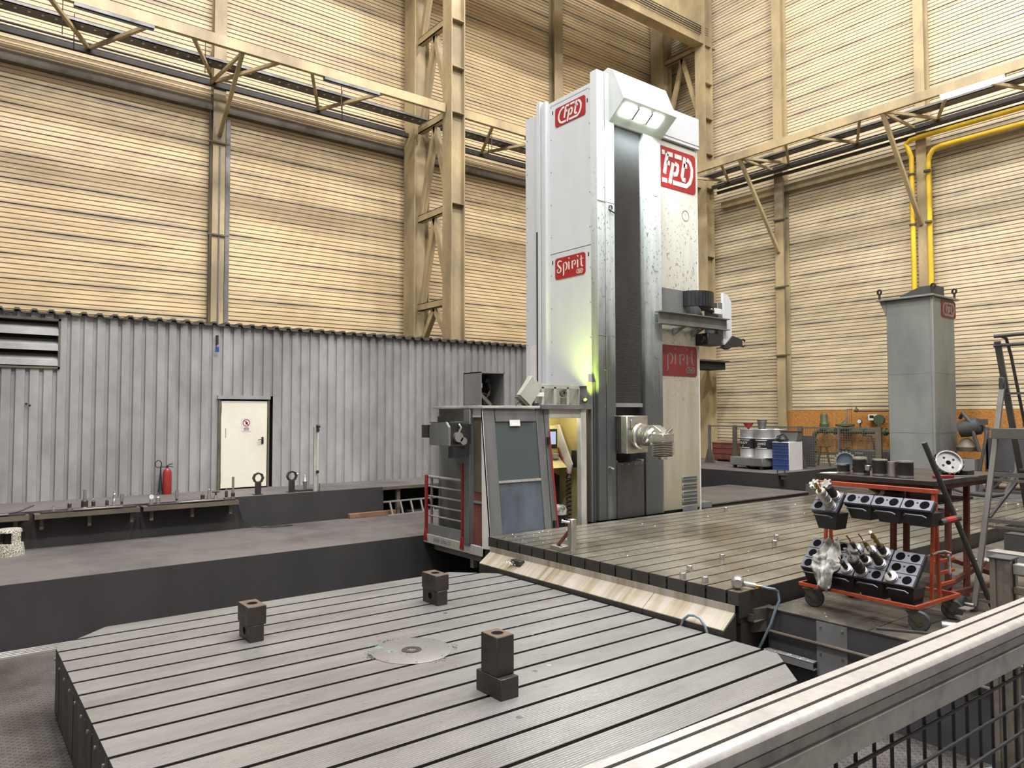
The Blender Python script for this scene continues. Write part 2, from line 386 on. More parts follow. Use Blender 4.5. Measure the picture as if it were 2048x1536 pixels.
def rrect(w, h, r, n=5, cx=0, cy=0):
    out = []
    for sx, sy, a0 in ((1, -1, -90), (1, 1, 0), (-1, 1, 90), (-1, -1, 180)):
        for i in range(n+1):
            a = R(a0 + 90*i/n); out.append((cx + sx*(w/2-r) + r*math.cos(a), cy + sy*(h/2-r) + r*math.sin(a)))
    return out
def strokes(mb, lines, th, T, d=.004):
    """flat raised strokes: each a polyline of (u, v[, half-width scale]); T maps (u, v, depth) to a point"""
    for ln in lines:
        L = []; Rr = []
        for i, p in enumerate(ln):
            a = ln[max(i-1, 0)]; b = ln[min(i+1, len(ln)-1)]; dx, dy = b[0]-a[0], b[1]-a[1]; q = math.hypot(dx, dy) or 1
            w = th/2*(p[2] if len(p) > 2 else 1); nx, ny = -dy/q*w, dx/q*w
            L.append((p[0]+nx, p[1]+ny)); Rr.append((p[0]-nx, p[1]-ny))
        n = len(ln); vs = [T(u, v, d) for u, v in L] + [T(u, v, d) for u, v in Rr] + [T(u, v, 0) for u, v in L] + [T(u, v, 0) for u, v in Rr]
        fs = []
        for i in range(n-1):
            fs += [(i, i+1, n+i+1, n+i), (i, 2*n+i, 2*n+i+1, i+1), (n+i, n+i+1, 3*n+i+1, 3*n+i)]
        fs += [(0, n, 3*n, 2*n), (n-1, 3*n-1, 4*n-1, 2*n-1)]
        mb.add(vs, fs)
FPT = [[(.60,.88),(.46,.86),(.28,.74),(.18,.55),(.17,.38),(.26,.20),(.42,.12),(.72,.12)],
       [(.60,.30),(.73,.87)],[(.73,.87),(.97,.87)],[(.70,.62),(.84,.62)],[(1.06,.87),(1.37,.87)],
       [(.83,.06),(.99,.66)],[(1.07,.66),(1.20,.62),(1.19,.50),(1.13,.37),(1.00,.35)],
       [(1.52,.92),(1.38,.34),(1.42,.28),(1.54,.28)],[(1.46,.68),(1.62,.68)],
       [(1.62,.88),(1.76,.80),(1.84,.64),(1.83,.44),(1.74,.24),(1.58,.12),(.97,.12)]]
SPIRIT = [[(.36,.80,.5),(.24,.86,.8),(.13,.80),(.12,.68),(.22,.58,1.3),(.31,.48,1.3),(.30,.36),(.20,.30,.7),(.09,.34,.6),(.08,.44,.5),(.15,.47,.5)],
          [(.42,.66,.6),(.47,.72,1),(.48,.20,1),(.44,.12,.3)],[(.53,.72,.5),(.62,.72,.9),(.69,.58,1.1),(.66,.44,.9),(.58,.36,.4)],
          [(.78,.72,.7),(.80,.68,1),(.80,.38,1.1),(.83,.36,.6)],[(.79,.86,1.2),(.82,.90,1.2)],
          [(.98,.72,.8),(1.0,.68,1),(1.0,.38,1.1),(1.03,.36,.6)],[(1.01,.62,.5),(1.08,.72,.6),(1.18,.70,.8),(1.2,.58,.8),(1.13,.52,.7),(1.1,.58,.5)],
          [(1.30,.72,.7),(1.32,.68,1),(1.32,.38,1.1),(1.35,.36,.6)],[(1.31,.86,1.2),(1.34,.90,1.2)],
          [(1.52,.88,.5),(1.53,.72,1),(1.53,.44,1.1),(1.58,.37,.7),(1.64,.40,.3)],[(1.46,.72,.6),(1.64,.72,.4)]]
def font_mb(body, size, T, ext=.003):
    """lettering as flat mesh glyphs placed by T(u, v, d)"""
    cu = bpy.data.curves.new('txt', 'FONT'); cu.body = body; cu.size = size; cu.extrude = ext/2; cu.resolution_u = 2; cu.align_x = 'CENTER'; cu.align_y = 'CENTER'
    o = bpy.data.objects.new('txt', cu); C.objects.link(o); dg = bpy.context.evaluated_depsgraph_get(); me = bpy.data.meshes.new_from_object(o.evaluated_get(dg))
    mb = MB(); mb.add([T(v.co.x, v.co.y, v.co.z+ext/2) for v in me.vertices], [tuple(p.vertices) for p in me.polygons])
    bpy.data.objects.remove(o); bpy.data.curves.remove(cu); bpy.data.meshes.remove(me); return mb
# ================================================================ SETTING
ZC = 26.5
struct('floor', MB().box(-4, 25, -4, 21, -.3, 0), M['checker'])
struct('ceiling', MB().box(-4, 25, -4, 21.2, ZC, ZC+.2), M['greywall'])
struct('wall_front', MB().box(-4, 25, -4.2, -4, 0, ZC), M['greywall'])
struct('wall_west', MB().box(-4.2, -4, -4.2, 21.2, 0, ZC), M['greywall'])
LW, RW, RIB = 20.85, 24.55, .12
def tray_profile(): # (depth, z) of one 0.6 m liner tray: five ribs, the last joint deeper
    p = []
    for k in range(5):
        z = k*RIB; g = .022 if k < 4 else .035
        p += [(0, z+.006), (0, z+.098), (g, z+.104), (g, z+.116)]
    return p + [(0, .6)]
def tray_mesh(name, length, axis, m):
    mb = MB(); p = tray_profile(); n = len(p)
    f = (lambda w, d, z: (w, d, z)) if axis == 'x' else (lambda w, d, z: (d, w, z))
    mb.add([f(0, d, z) for d, z in p] + [f(length, d, z) for d, z in p], [(i, i+1, n+i+1, n+i) for i in range(n-1)])
    return mb.mesh(name, m, False)
wl = struct('wall_left', MB().box(-4, 24.8, LW+.05, LW+.25, 0, ZC), M['clad'])
for x0, x1 in ((-2.0, 5.78), (5.78, 11.8), (11.8, 18.2), (18.2, RW)):
    me = tray_mesh('wall_panel', x1-x0-.01, 'x', M['clad'])
    for k in range(8, 44): link('wall_panel', me, wl, (x0, LW, k*.6))
wr = struct('wall_right', MB().box(RW+.05, RW+.25, -4, 21.1, 0, ZC), M['clad_r'])
for y0, y1 in ((1.0, 5.1), (5.1, 10.08), (10.08, 15.05), (15.05, LW)):
    me = tray_mesh('wall_panel', y1-y0-.01, 'y', M['clad_r'])
    for k in range(2, 44): link('wall_panel', me, wr, (RW, y0, k*.6))
# ---- platforms cast against the walls
struct('platform_middle', MB().box(-3, 9.2, 12.67, 15.81, 0, .95), M['sootfloor'])
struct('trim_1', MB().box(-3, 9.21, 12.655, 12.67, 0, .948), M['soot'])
lg = struct('platform_ledge', MB().box(-3, 8.35, 15.81, 20.8, .0, 1.62), M['sootfloor'])
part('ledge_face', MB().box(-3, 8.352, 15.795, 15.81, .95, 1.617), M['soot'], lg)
dk = struct('platform_deck', MB().box(8.36, 12.6, 15.75, 17.6, 1.57, 1.62), M['sootfloor'])
part('deck_edge', MB().box(8.3, 12.6, 15.735, 15.75, 1.55, 1.622), M['steel_dark'], dk)
for x in (8.72, 10.35): part('deck_post', MB().box(x, x+.09, 15.8, 15.89, .95, 1.57), M['steel_dark'], dk)
part('recess_wall', MB().box(8.36, 12.6, 16.9, 17.0, 0, 1.57), M['dark'], dk)
struct('platform_pit_floor', MB().box(9.21, 12.6, 12.67, 16.9, .9, .948), M['sootfloor'])
pr = struct('platform_right', MB().box(19.0, RW, 12.1, LW, 0, 1.62), M['sootfloor'])
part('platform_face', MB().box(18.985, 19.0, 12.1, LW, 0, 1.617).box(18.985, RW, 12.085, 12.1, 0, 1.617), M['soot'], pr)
struct('platform_far', MB().box(20.6, RW, -2, 12.08, 0, 1.22), M['sootfloor'])
# ---- shed along the left wall
SY = 17.51
shed = struct_root('wall_shed')
def sheet(x0, n, z0, z1):
    P = .235; pts = []
    for k in range(n):
        x = k*P; pts += [(x, 0), (x+.152, 0), (x+.166, .045), (x+.22, .045)]
    pts.append((n*P, 0)); m = len(pts); mb = MB()
    mb.add([(x0+x, SY+y, z0) for x, y in pts] + [(x0+x, SY+y, z1) for x, y in pts], [(i, i+1, m+i+1, m+i) for i in range(m-1)])
    return part('cladding_sheet', mb, M['sheet'], shed, 0, False)
x = -2.9
P = .235
DX0, DX1, LX1 = 4.98, 6.155, 1.81
while x < 17.5:
    n = 4
    z0 = 1.62
    if x < DX0 and x+4*P > DX0-.02: n = max(1, round((DX0-x)/P)); 
    if abs(x-LX1) < .3 and False: n = 2
    zs = [(1.62, 5.44)]
    if x > DX0-.15 and x < DX1-.05: n = 5; zs = [(3.80, 5.44)]
    if x+.1 < LX1: n = min(n, max(1, round((LX1-x)/P))); zs = [(1.62, 4.3), (5.33, 5.44)]
    for a, b in zs: sheet(x, n, a, b)
    x += n*P
roof = MB(); xx = -2.9
pts = []
while xx < 17.6:
    pts += [(xx, 5.44), (xx+.15, 5.44), (xx+.175, 5.50), (xx+.25, 5.50)]; xx += .29
lo = [(a, b-.0) for a, b in pts]; n = len(pts)
roof.add([(a, SY-.1, b) for a, b in pts] + [(a, LW, b+.06) for a, b in pts] + [(a, SY-.1, b-.04) for a, b in pts] + [(a, LW, b+.02) for a, b in pts],
         [(i, i+1, n+i+1, n+i) for i in range(n-1)] + [(2*n+i, i, i+1, 2*n+i+1) if False else (i, 2*n+i, 2*n+i+1, i+1) for i in range(n-1)] + [(2*n+i, 3*n+i, 3*n+i+1, 2*n+i+1) for i in range(n-1)])
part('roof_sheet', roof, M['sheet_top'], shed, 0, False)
part('shed_back', MB().box(-2.9, 17.5, SY+.25, SY+.3, 1.62, 5.4), M['dark'], shed, 0, False)
part('shed_end', MB().box(17.5, 17.55, SY, LW, 1.0, 5.42), M['sheet'], shed, 0, False)
# louvre
part('louvre_frame', MB().box(.6, LX1+.03, SY-.03, SY+.2, 5.28, 5.33).box(.6, LX1+.03, SY-.03, SY+.2, 4.30, 4.34).box(LX1-.01, LX1+.03, SY-.03, SY+.2, 4.3, 5.33).box(.58, .62, SY-.03, SY+.2, 4.3, 5.33), M['steel_dark'], shed)
for z in (4.36, 4.67, 4.98):
    part('louvre_blade', MB().prism([(SY-.02, z), (SY+.0, z+.10), (SY+.2, z+.24), (SY+.2, z+.26), (SY-.02, z+.12), (SY-.04, z)], 'x', .62, LX1-.01), M['sheet'], shed)
for a, b in ((1.28, 3.58), (1.34, 3.55)): part('sheet_hole', MB().cyl((a, SY-.004, b), (a, SY+.01, b), .022, n=10), M['dark'], shed)
# door of the shed
d1 = struct_root('door_1', (DX0, SY, 1.62))
part('door_leaf', MB().box(.07, 1.14, -.03, .03, .03, 2.06), M['white_door'], d1, .006)
part('door_frame', MB().box(0, .05, -.05, .1, 0, 2.12).box(1.15, 1.19, -.05, .1, 0, 2.12), M['steel_dark'], d1)
part('door_lintel', MB().box(-.02, 1.2, -.075, .1, 2.10, 2.18), M['sheet'], d1)
part('door_hinge', MB().cyl((.06, -.045, 1.80), (.06, -.045, 2.0), .014).cyl((.06, -.045, .2), (.06, -.045, .4), .014), M['steel_dark'], d1)
h = part('door_handle', MB().prism(rrect(.05, .17, .022, cx=1.03, cy=1.12), 'y', -.045, -.03), M['black'], d1)
part('handle_lever', MB().tube([(1.03, -.045, 1.15), (1.03, -.085, 1.15), (.91, -.09, 1.135)], .011), M['black'], h)
sg = part('door_sign', MB().box(.53, .76, -.036, -.03, 1.34, 1.66), M['sign_white'], d1)
T = lambda u, v, d: (.645+u, -.036-d, 1.545+v)
k = MB(); strokes(k, [[(.078*math.cos(a*math.pi/12), .078*math.sin(a*math.pi/12)) for a in range(25)], [(-.055, .055), (.055, -.055)]], .014, T); part('sign_ring', k, M['red_sign'], sg)
k = MB(); strokes(k, [[(-.01, .03), (.012, .0), (.005, -.04)], [(.0, .0), (.035, -.005)], [(-.015, -.02), (.03, -.03)]], .026, T, .002); part('sign_figure', k, M['black'], sg)
k = MB(); strokes(k, [[(-.05, -.115), (.05, -.115)], [(-.065, -.142), (.065, -.142)], [(-.06, -.168), (.06, -.168)]], .009, T); part('sign_text', k, M['red_sign_dull'], sg)
part('door_scuff', MB().box(.17, .185, -.0325, -.03, 1.2, 1.42), M['grey_paint'], d1)
# canopy in the far corner
cp = struct('canopy', MB().box(20.6, 23.45, 16.95, 17.7, 5.02, 5.3), M['dark'])
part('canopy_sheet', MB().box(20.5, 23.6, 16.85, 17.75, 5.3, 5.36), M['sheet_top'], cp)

# ---- wall posts
def ipost(name, x0, x1, y0, y1, z0, z1, facing, mm, label, tf=.03):
    """I section whose flange faces the hall"""
    mb = MB()
    if facing == 'y':
        mb.box(x0, x1, y0, y0+tf, z0, z1).box((x0+x1)/2-.012, (x0+x1)/2+.012, y0+tf, y1-tf, z0, z1).box(x0, x1, y1-tf, y1, z0, z1)
    else:
        mb.box(x0, x0+tf, y0, y1, z0, z1).box(x0+tf, x1-tf, (y0+y1)/2-.012, (y0+y1)/2+.012, z0, z1).box(x1-tf, x1, y0, y1, z0, z1)
    return one(name, mb, mm, label, 'steel column', None)
p = ipost('steel_post', 5.62, 5.95, 20.55, 20.84, 5.6, 26.3, 'y', M['steel_cream'], 'cream steel wall post above the shed door, left of the lattice column')
part('cable', MB().tube([(5.80, 20.53, 10.75), (5.80, 20.53, 5.6)], .018), M['galv'], p)
part('cable', MB().tube([(5.55, 20.6, 11.7), (5.55, 20.6, 5.6)], .022), M['pipe_dark'], p)
for z in (8.24, 10.79): part('pipe_clamp', MB().box(5.5, 6.05, 20.49, 20.53, z, z+.045), M['steel_dark'], p)
part('cable_duct', MB().box(6.02, 6.14, 20.74, 20.84, 5.55, 11.6), M['galv'], p)
part('gusset_plate', MB().box(5.66, 5.94, 20.53, 20.55, 10.85, 11.25), M['steel_cream'], p)
p = ipost('steel_post', 18.0, 18.42, 20.5, 20.84, 5.6, 26.3, 'y', M['steel_cream'], 'cream steel wall post behind the top of the milling machine')
# lattice columns: two I sections tied by rungs and an inverted V in every bay
def lattice(x, z0, label):
    t = thing('lattice_column', label, 'steel column', (x, 17.75, z0)); H = 20.4-z0
    for y0, y1, w in ((0, .49, .48), (2.13, 2.80, .55)):
        mb = MB().box(0, .03, y0, y1, 0, H).box(.03, w-.03, (y0+.16), (y0+.185), 0, H).box(w-.03, w, y0, y1, 0, H)
        part('flange_beam', mb, M['steel_cream'], t, 0, False)
    for z in (9.546, 12.267, 13.645, 15.075, 16.5):
        part('stiffener', MB().box(.03, .45, 0.01, .16, z-z0-.012, z-z0+.012).box(0.0, .45, -.004, .0, z-z0-.0, z-z0+.02), M['steel_cream'], t)
    for z in (3.85, 6.70, 9.51, 12.37, 15.235, 18.1):
        if z < z0+.3: continue
        part('rung', MB().box(.12, .15, .49, 2.13, z-z0-.11, z-z0+.11).box(.12, .3, .49, 2.13, z-z0+.09, z-z0+.11).box(.12, .3, .49, 2.13, z-z0-.11, z-z0-.09), M['steel_cream'], t)
        zb = max(z-2.75, z0+.02)
        for ye in (.5, 2.12):
            part('lattice_brace', MB().bar((.22, 1.31, z-z0-.1), (.22, ye, zb-z0), .05, .17, (0, 1, 0)).bar((.32, 1.31, z-z0-.1), (.32, ye, zb-z0), .012, .2, (1, 0, 0)), M['steel_cream'], t)
    return t
lattice(11.55, 5.52, 'tall cream lattice column between the shed roof and the hall roof, left of the milling machine')
lattice(23.5, 1.62, 'tall cream lattice column in the far corner, right of the milling machine')
# right wall posts
p1 = ipost('steel_post', 24.14, 24.53, 14.85, 15.2, 1.62, 26.3, 'x', M['steel_cream'], 'cream steel post on the end wall behind the drums')
part('cable', MB().tube([(24.12, 14.8, 12.0), (24.12, 14.8, 3.2)], .016), M['galv'], p1)
part('cable', MB().tube([(24.25, 15.24, 11.7), (24.25, 15.24, 3.2)], .03), M['pipe_dark'], p1)
for z in (5.457, 7.97, 10.457): part('pipe_clamp', MB().box(24.06, 24.14, 14.65, 15.2, z, z+.05), M['steel_dark'], p1)
p2 = ipost('steel_post', 24.14, 24.53, 9.88, 10.18, 1.22, 26.3, 'x', M['steel_cream'], 'cream steel post on the end wall between two yellow pipes')
# ---- horizontal trusses carrying cable trays, along both walls
ZT = 12.3
def truss_left():
    t = thing('cable_truss', 'long cream steel truss with cable tray along the left wall', 'truss', (0, 0, 0))
    part('outer_chord', MB().box(-2.5, 11.5, 18.0, 18.12, ZT, ZT+.26), M['steel_cream'], t, 0, False)
    part('outer_chord', MB().box(12.1, 23.5, 18.0, 18.12, ZT, ZT+.26), M['steel_cream'], t, 0, False)
    for a, b in ((-3.0, 11.6), (12.1, 23.6)):
        part('inner_chord', MB().box(a, b, 20.25, 20.36, ZT-.06, ZT+.06), M['pipe_dark'], t, 0, False)
    for xi in (-.35, 2.58, 5.55, 8.5, 14.4, 17.3, 20.2):
        for dx in (-1.1, 1.0):
            part('truss_diagonal', MB().bar((xi+dx, 18.08, ZT+.05), (xi, 20.25, ZT+.05), .08, .08), M['steel_cream'], t, 0, False)
    for x0, x1 in ((-3, 11.6), (12.0, 23.5)):
        part('cable_tray', MB().box(x0, x1, 19.2, 19.62, ZT+.14, ZT+.16).box(x0, x1, 19.60, 19.62, ZT+.14, ZT+.40).box(x0, x1, 19.2, 19.22, ZT+.14, ZT+.22), M['galv'], t, 0, False)
    mb = MB(); x = -2.9
    while x < 23.4:
        mb.box(x, x+.05, 19.33, 19.40, ZT+.132, ZT+.139); mb.box(x+.05, x+.10, 19.597, 19.6, ZT+.28, ZT+.31); x += .26
    o = part('tray_slots', mb, M['sign_white'], t, 0, False); o['kind'] = 'stuff'
    for y, z, r in ((20.5, ZT+.18, .035), (20.52, ZT+.05, .04), (20.55, ZT+.30, .03)):
        part('conduit', MB().tube([(-3, y, z), (23.5, y, z)], r, 8), M['pipe_dark'], t)
    for x in (1.9, 5.0, 8.7, 14.0, 17.0):
        part('tray_hanger', MB().tube([(x, 19.1, ZT+.55), (x, 19.1, ZT-.3)], .012, 6), M['pipe_dark'], t); part('tray_hanger', MB().tube([(x+.3, 19.7, ZT+.55), (x+.3, 19.7, ZT-.3)], .012, 6), M['pipe_dark'], t)
    part('wall_brace', MB().bar((5.78, 20.53, 11.0), (5.62, 18.1, ZT+.02), .09, .09), M['steel_cream'], t)
    part('wall_brace', MB().bar((5.45, 20.3, ZT), (5.62, 18.1, ZT+.02), .07, .07), M['steel_cream'], t)
    return t
truss_left()
def truss_right():
    t = thing('cable_truss', 'long cream steel truss with cable tray along the end wall on the right', 'truss', (0, 0, 0))
    part('outer_chord', MB().box(21.85, 21.97, 1.0, 17.75, ZT, ZT+.26), M['steel_cream'], t, 0, False)
    part('inner_chord', MB().box(23.75, 23.86, 1.0, 17.7, ZT-.06, ZT+.06), M['pipe_dark'], t, 0, False)
    for yi in (16.9, 14.35, 11.85, 9.35, 6.85, 4.3):
        for dy in (-1.0, .75): part('truss_diagonal', MB().bar((21.92, yi+dy, ZT+.05), (23.75, yi, ZT+.05), .08, .08), M['steel_cream'], t, 0, False)
    part('cable_tray', MB().box(22.85, 23.25, 1, 17.6, ZT+.14, ZT+.16).box(23.23, 23.25, 1, 17.6, ZT+.14, ZT+.36).box(22.85, 22.87, 1, 17.6, ZT+.14, ZT+.22), M['galv'], t, 0, False)
    for x, z, r in ((24.0, ZT+.2, .03), (24.02, ZT-.02, .05), (24.0, ZT-.2, .06), (24.05, ZT+.1, .03)):
        part('conduit', MB().tube([(x, 1, z), (x, 17.6, z)], r, 8), M['pipe_dark'], t)
    part('purlin', MB().box(24.35, 24.54, 1, 17.7, ZT-.75, ZT-.5), M['steel_cream'], t, 0, False)
    for yb in (15.03, 10.06): part('wall_brace', MB().bar((24.12, yb, 9.3), (21.92, yb+.1, ZT+.02), .11, .11), M['steel_cream'], t)
    for yb in (15.03, 10.06): part('wall_brace', MB().bar((23.8, yb, ZT), (21.92, yb+.1, ZT+.05), .07, .07), M['steel_cream'], t)
    return t
truss_right()
one('steel_purlin', MB().box(-3, 24.5, 20.62, 20.84, 11.72, 11.96), M['steel_dark'], 'long dusty dark purlin on the left wall under the truss', 'steel beam')
# fluorescent fittings under the outer chords
def fitting(p0, p1, lit, label):
    t = thing('tube_fitting', label, 'light', p0); d = Vector(p1)-Vector(p0)
    part('fitting_body', MB().bar((0, 0, 0), d, .12, .07), M['galv'] if not lit else M['white_paint'], t)
    part('lamp_tube', MB().cyl(Vector((0, 0, -.06)) + d*.02, d*.98 + Vector((0, 0, -.06)), .05 if lit else .022, n=10), M['tube'] if lit else M['galv'], t)
    return t
fitting((2.0, 18.06, ZT-.04), (3.6, 18.06, ZT-.04), False, 'unlit tube fitting under the left truss, nearest the upper left corner')
fitting((7.73, 18.06, ZT-.04), (9.35, 18.06, ZT-.04), False, 'unlit tube fitting under the left truss, just left of the lattice column')
fitting((14.6, 18.06, ZT-.04), (16.2, 18.06, ZT-.04), False, 'unlit tube fitting under the left truss, right of the lattice column at the machine edge')
fitting((21.91, 6.95, ZT-.04), (21.91, 8.55, ZT-.04), True, 'lit fluorescent tube under the right truss')
# crane runway girder across the top
g = thing('crane_girder', 'deep cream crane girder with cables along it at the top of the picture', 'crane girder', (0, 17.8, 18.06))
part('girder_beam', MB().box(12.1, 24.3, 0, .45, 0, .03).box(12.1, 24.3, .2, .23, .03, 2.5).box(12.1, 24.3, 0, .45, 2.5, 2.54).box(-3, 12.1, 0, .45, 0, .03).box(-3, 12.1, .2, .23, .03, 2.5), M['steel_cream'], g, 0, False)  # out-of-view upper part made deep to shade the wall behind
for k in range(4): part('girder_cable', MB().tube([(12, .12, .5+.09*k), (24.2, .12, .5+.09*k)], .018, 6), M['pipe_dark'], g)
part('crane_rail', MB().box(-3, 24.3, .18, .26, 2.54, 2.66), M['steel_dark'], g, 0, False)
# yellow gas pipes either side of the end wall post
def gas(label, ys, pts):
    o = thing('gas_pipe', label, 'pipe', (24.0, ys, 0)); part('pipe_run', MB().tube(pts, .075, 12), M['yellow_pipe'], o)
    for z in (5.6, 7.1, 9.3, 10.9): part('pipe_clamp', MB().cyl((0, 0, z-.03), (0, 0, z+.03), .1), M['steel_dark'], o)
    return o
gas('yellow gas pipe left of the end wall post, bending away at the top', 10.26, [(0, 0, 1.7), (0, 0, 11.45), (-.02, .08, 11.75), (-.05, .15, 11.9), (-.06, .0, 12.0), (-.06, -.3, 12.02), (-.06, -8, 12.02)])
gas('yellow gas pipe right of the end wall post, elbowing out along the wall', 9.80, [(.1, 0, 1.7), (.1, 0, 11.2), (.1, -.04, 11.4), (.1, -.16, 11.56), (.1, -.35, 11.62), (.1, -7.6, 11.62)])
# ================================================================ ROTARY TABLE AND CLAMPING PLATE
def notch_strip(y0, y1, zt, dep, sw, l0=True, l1=True, tdep=.05, tw=.022):
    """cross-section (y, z) of a strip between two T slots"""
    zb = zt-dep; p = [(y0, zb)] if not l0 else [(y0-0, zb)]
    p = []
    if l0: p += [(y0, zt), (y0, zt-tdep), (y0+tw, zt-tdep), (y0+tw, zb)]
    else: p += [(y0, zt), (y0, zb)]
    if l1: p += [(y1-tw, zb), (y1-tw, zt-tdep), (y1, zt-tdep), (y1, zt)]
    else: p += [(y1, zb), (y1, zt)]
    return p
TX, TY, TZ, HX, HY, CH = 4.135, 7.145, .749, 3.09, 3.125, .58
tb = thing('rotary_table', 'large ground steel rotary table with long T slots and cut corners in the foreground', 'machine table', (TX, TY, 0))
def strip(o): # grime and slot shade put into dark strip flanks, only the top is ground
    for p in o.data.polygons: p.material_index = 0 if p.normal.z > .9 else 1
    return o
def oct_x(y): return HX - max(0, CH - (HY-abs(y)))
oct_poly = [(-HX, -HY+CH), (-HX+CH, -HY), (HX-CH, -HY), (HX, -HY+CH), (HX, HY-CH), (HX-CH, HY), (-HX+CH, HY), (-HX, HY-CH)]
part('table_body', MB().prism(oct_poly, 'z', .04, TZ-.09), M['table_side'], tb, 0, False)
SW, PT = .048, .394
edges = [-HY] + [k*PT for k in range(-7, 8)] + [HY]
for i in range(16):
    a = edges[i] + (SW/2 if i else 0); b = edges[i+1] - (SW/2 if i < 15 else 0)
    ys = [a, b]; c = HY-CH
    for q in (-c, c):
        if a < q < b: ys.append(q)
    ys.sort()
    pl = [(-oct_x(y), y) for y in ys] + [(oct_x(y), y) for y in reversed(ys)]
    strip(part('table_strip', MB().prism(pl, 'z', TZ-.09, TZ), [M['table_top'], M['table_side']], tb, 0, False))
dc = part('centre_cover', MB().lathe([(0, TZ), (.443, TZ), (.443, TZ+.006), (.438, TZ+.009), (0, TZ+.009)], n=64), M['disc'], tb)

for k in range(8):
    a = R(22+45*k); part('cover_screw', MB().cyl((.41*math.cos(a), .41*math.sin(a), TZ+.008), (.41*math.cos(a), .41*math.sin(a), TZ+.011), .012, n=8), M['bright'], dc)
part('centre_ring', MB().lathe([(.05, TZ+.008), (.11, TZ+.008), (.11, TZ+.014), (.05, TZ+.014)], n=24, caps=False), M['table_side'], dc)
def chips(name, n, gen, size, m, parent=None, z=0):
    mb = MB()
    for k in range(n):
        x, y, zz = gen(); a = random.uniform(0, 6.28); L = random.uniform(.5, 1.6)*size; w = L*.35; hh = size*random.uniform(.15, .6)
        dx, dy = math.cos(a)*L, math.sin(a)*L; ex, ey = -math.sin(a)*w, math.cos(a)*w
        mb.add([(x, y, zz), (x+dx, y+dy, zz), (x+dx*.6+ex, y+dy*.6+ey, zz), (x+dx*.5, y+dy*.5, zz+hh)], [(0, 2, 1), (0, 1, 3), (1, 2, 3), (2, 0, 3)])
    o = part(name, mb, m, parent, 0, False); o['kind'] = 'stuff'; return o
def ringpt():
    a = random.choice([R(95), R(-80), R(180-10), R(-20), R(160)]) + random.gauss(0, .13); r = .455+abs(random.gauss(0, .03)); return (r*math.cos(a), r*math.sin(a), TZ)
chips('edge_swarf', 260, ringpt, .014, M['table_side'], tb)
mb = MB()
for cx_, cy_, sp_, n_ in ((-.21, .10, .05, 60), (-.27, .30, .045, 50), (-.30, .46, .06, 26)):
    for k in range(n_):
        x_, y_ = cx_+random.uniform(-1, 1)*sp_, cy_+random.uniform(-1, 1)*sp_; z_ = TZ+(.0095 if math.hypot(x_, y_) < .42 else .0008); a_ = random.uniform(.004, .012); mb.add([(x_, y_, z_), (x_+a_*2, y_, z_), (x_+a_*2, y_+a_*.7, z_), (x_, y_+a_*.7, z_)], [(0, 1, 2, 3)])
o = part('coolant_residue', mb, M['residue'], dc, 0, False); o['kind'] = 'stuff'
chips('centre_swarf', 130, lambda: (random.gauss(-.02, .07), random.gauss(0, .06), TZ+.009), .012, M['table_side'], dc)
chips('scattered_swarf', 60, lambda: (random.gauss(.5, 1.0), random.gauss(.2, .9), TZ), .012, M['table_side'], tb)
pm = MB().lathe([(0, 0), (.028, 0), (.028, .002), (0, .002)], n=12).mesh('plug', M['table_top2']); pm2 = MB().lathe([(0, 0), (.03, 0), (.03, .002), (0, .002)], n=12).mesh('plug', M['bright'])
for i, (x, y) in enumerate([(3.14,8.62),(3.35,8.68),(3.66,8.58),(3.98,8.91),(4.32,9.28),(2.45,8.32),(2.77,8.17),(2.4,7.47),(2.41,6.84),(2.74,6.66),(2.5,6.53),(2.71,6.12),(2.66,7.27),
    (3.07,6.13),(3.55,5.48),(3.97,5.02),(4.88,5.97),(5.63,7.09),(5.92,7.35),(5.21,6.15),(5.49,6.5),(5.57,7.64),(5.25,8.2),(5.39,5.9),(5.02,5.85),(4.8,5.81),(4.61,5.43),(4.81,8.55),(4.77,8.84),(5.65,7.29),(6.04,6.98),(5.55,6.7)]):
    ry = (y-TY)/PT; 
    if abs(ry-round(ry)) < .14: y += .08
    link('plug', pm2 if i in (23, 24, 25, 15, 22) else pm, tb, (x-TX, y-TY, TZ))
sb = MB().cyl((0, 0, 0), (-.012, 0, 0), .018, n=8).mesh('side_bolt', M['bright'])
for y in [k*PT*1.0+.2 for k in range(-7, 7)]: link('side_bolt', sb, tb, (-HX, y, TZ-.13))
for y in (-2.2, -1.1, 0, 1.1, 2.2): part('side_seam', MB().box(-HX-.004, -HX, y, y+.012, .05, TZ-.1), M['black'], tb, 0, False)
part('table_pedestal', MB().lathe([(2.2, 0), (2.2, .05)], n=40), M['table_side'], tb)
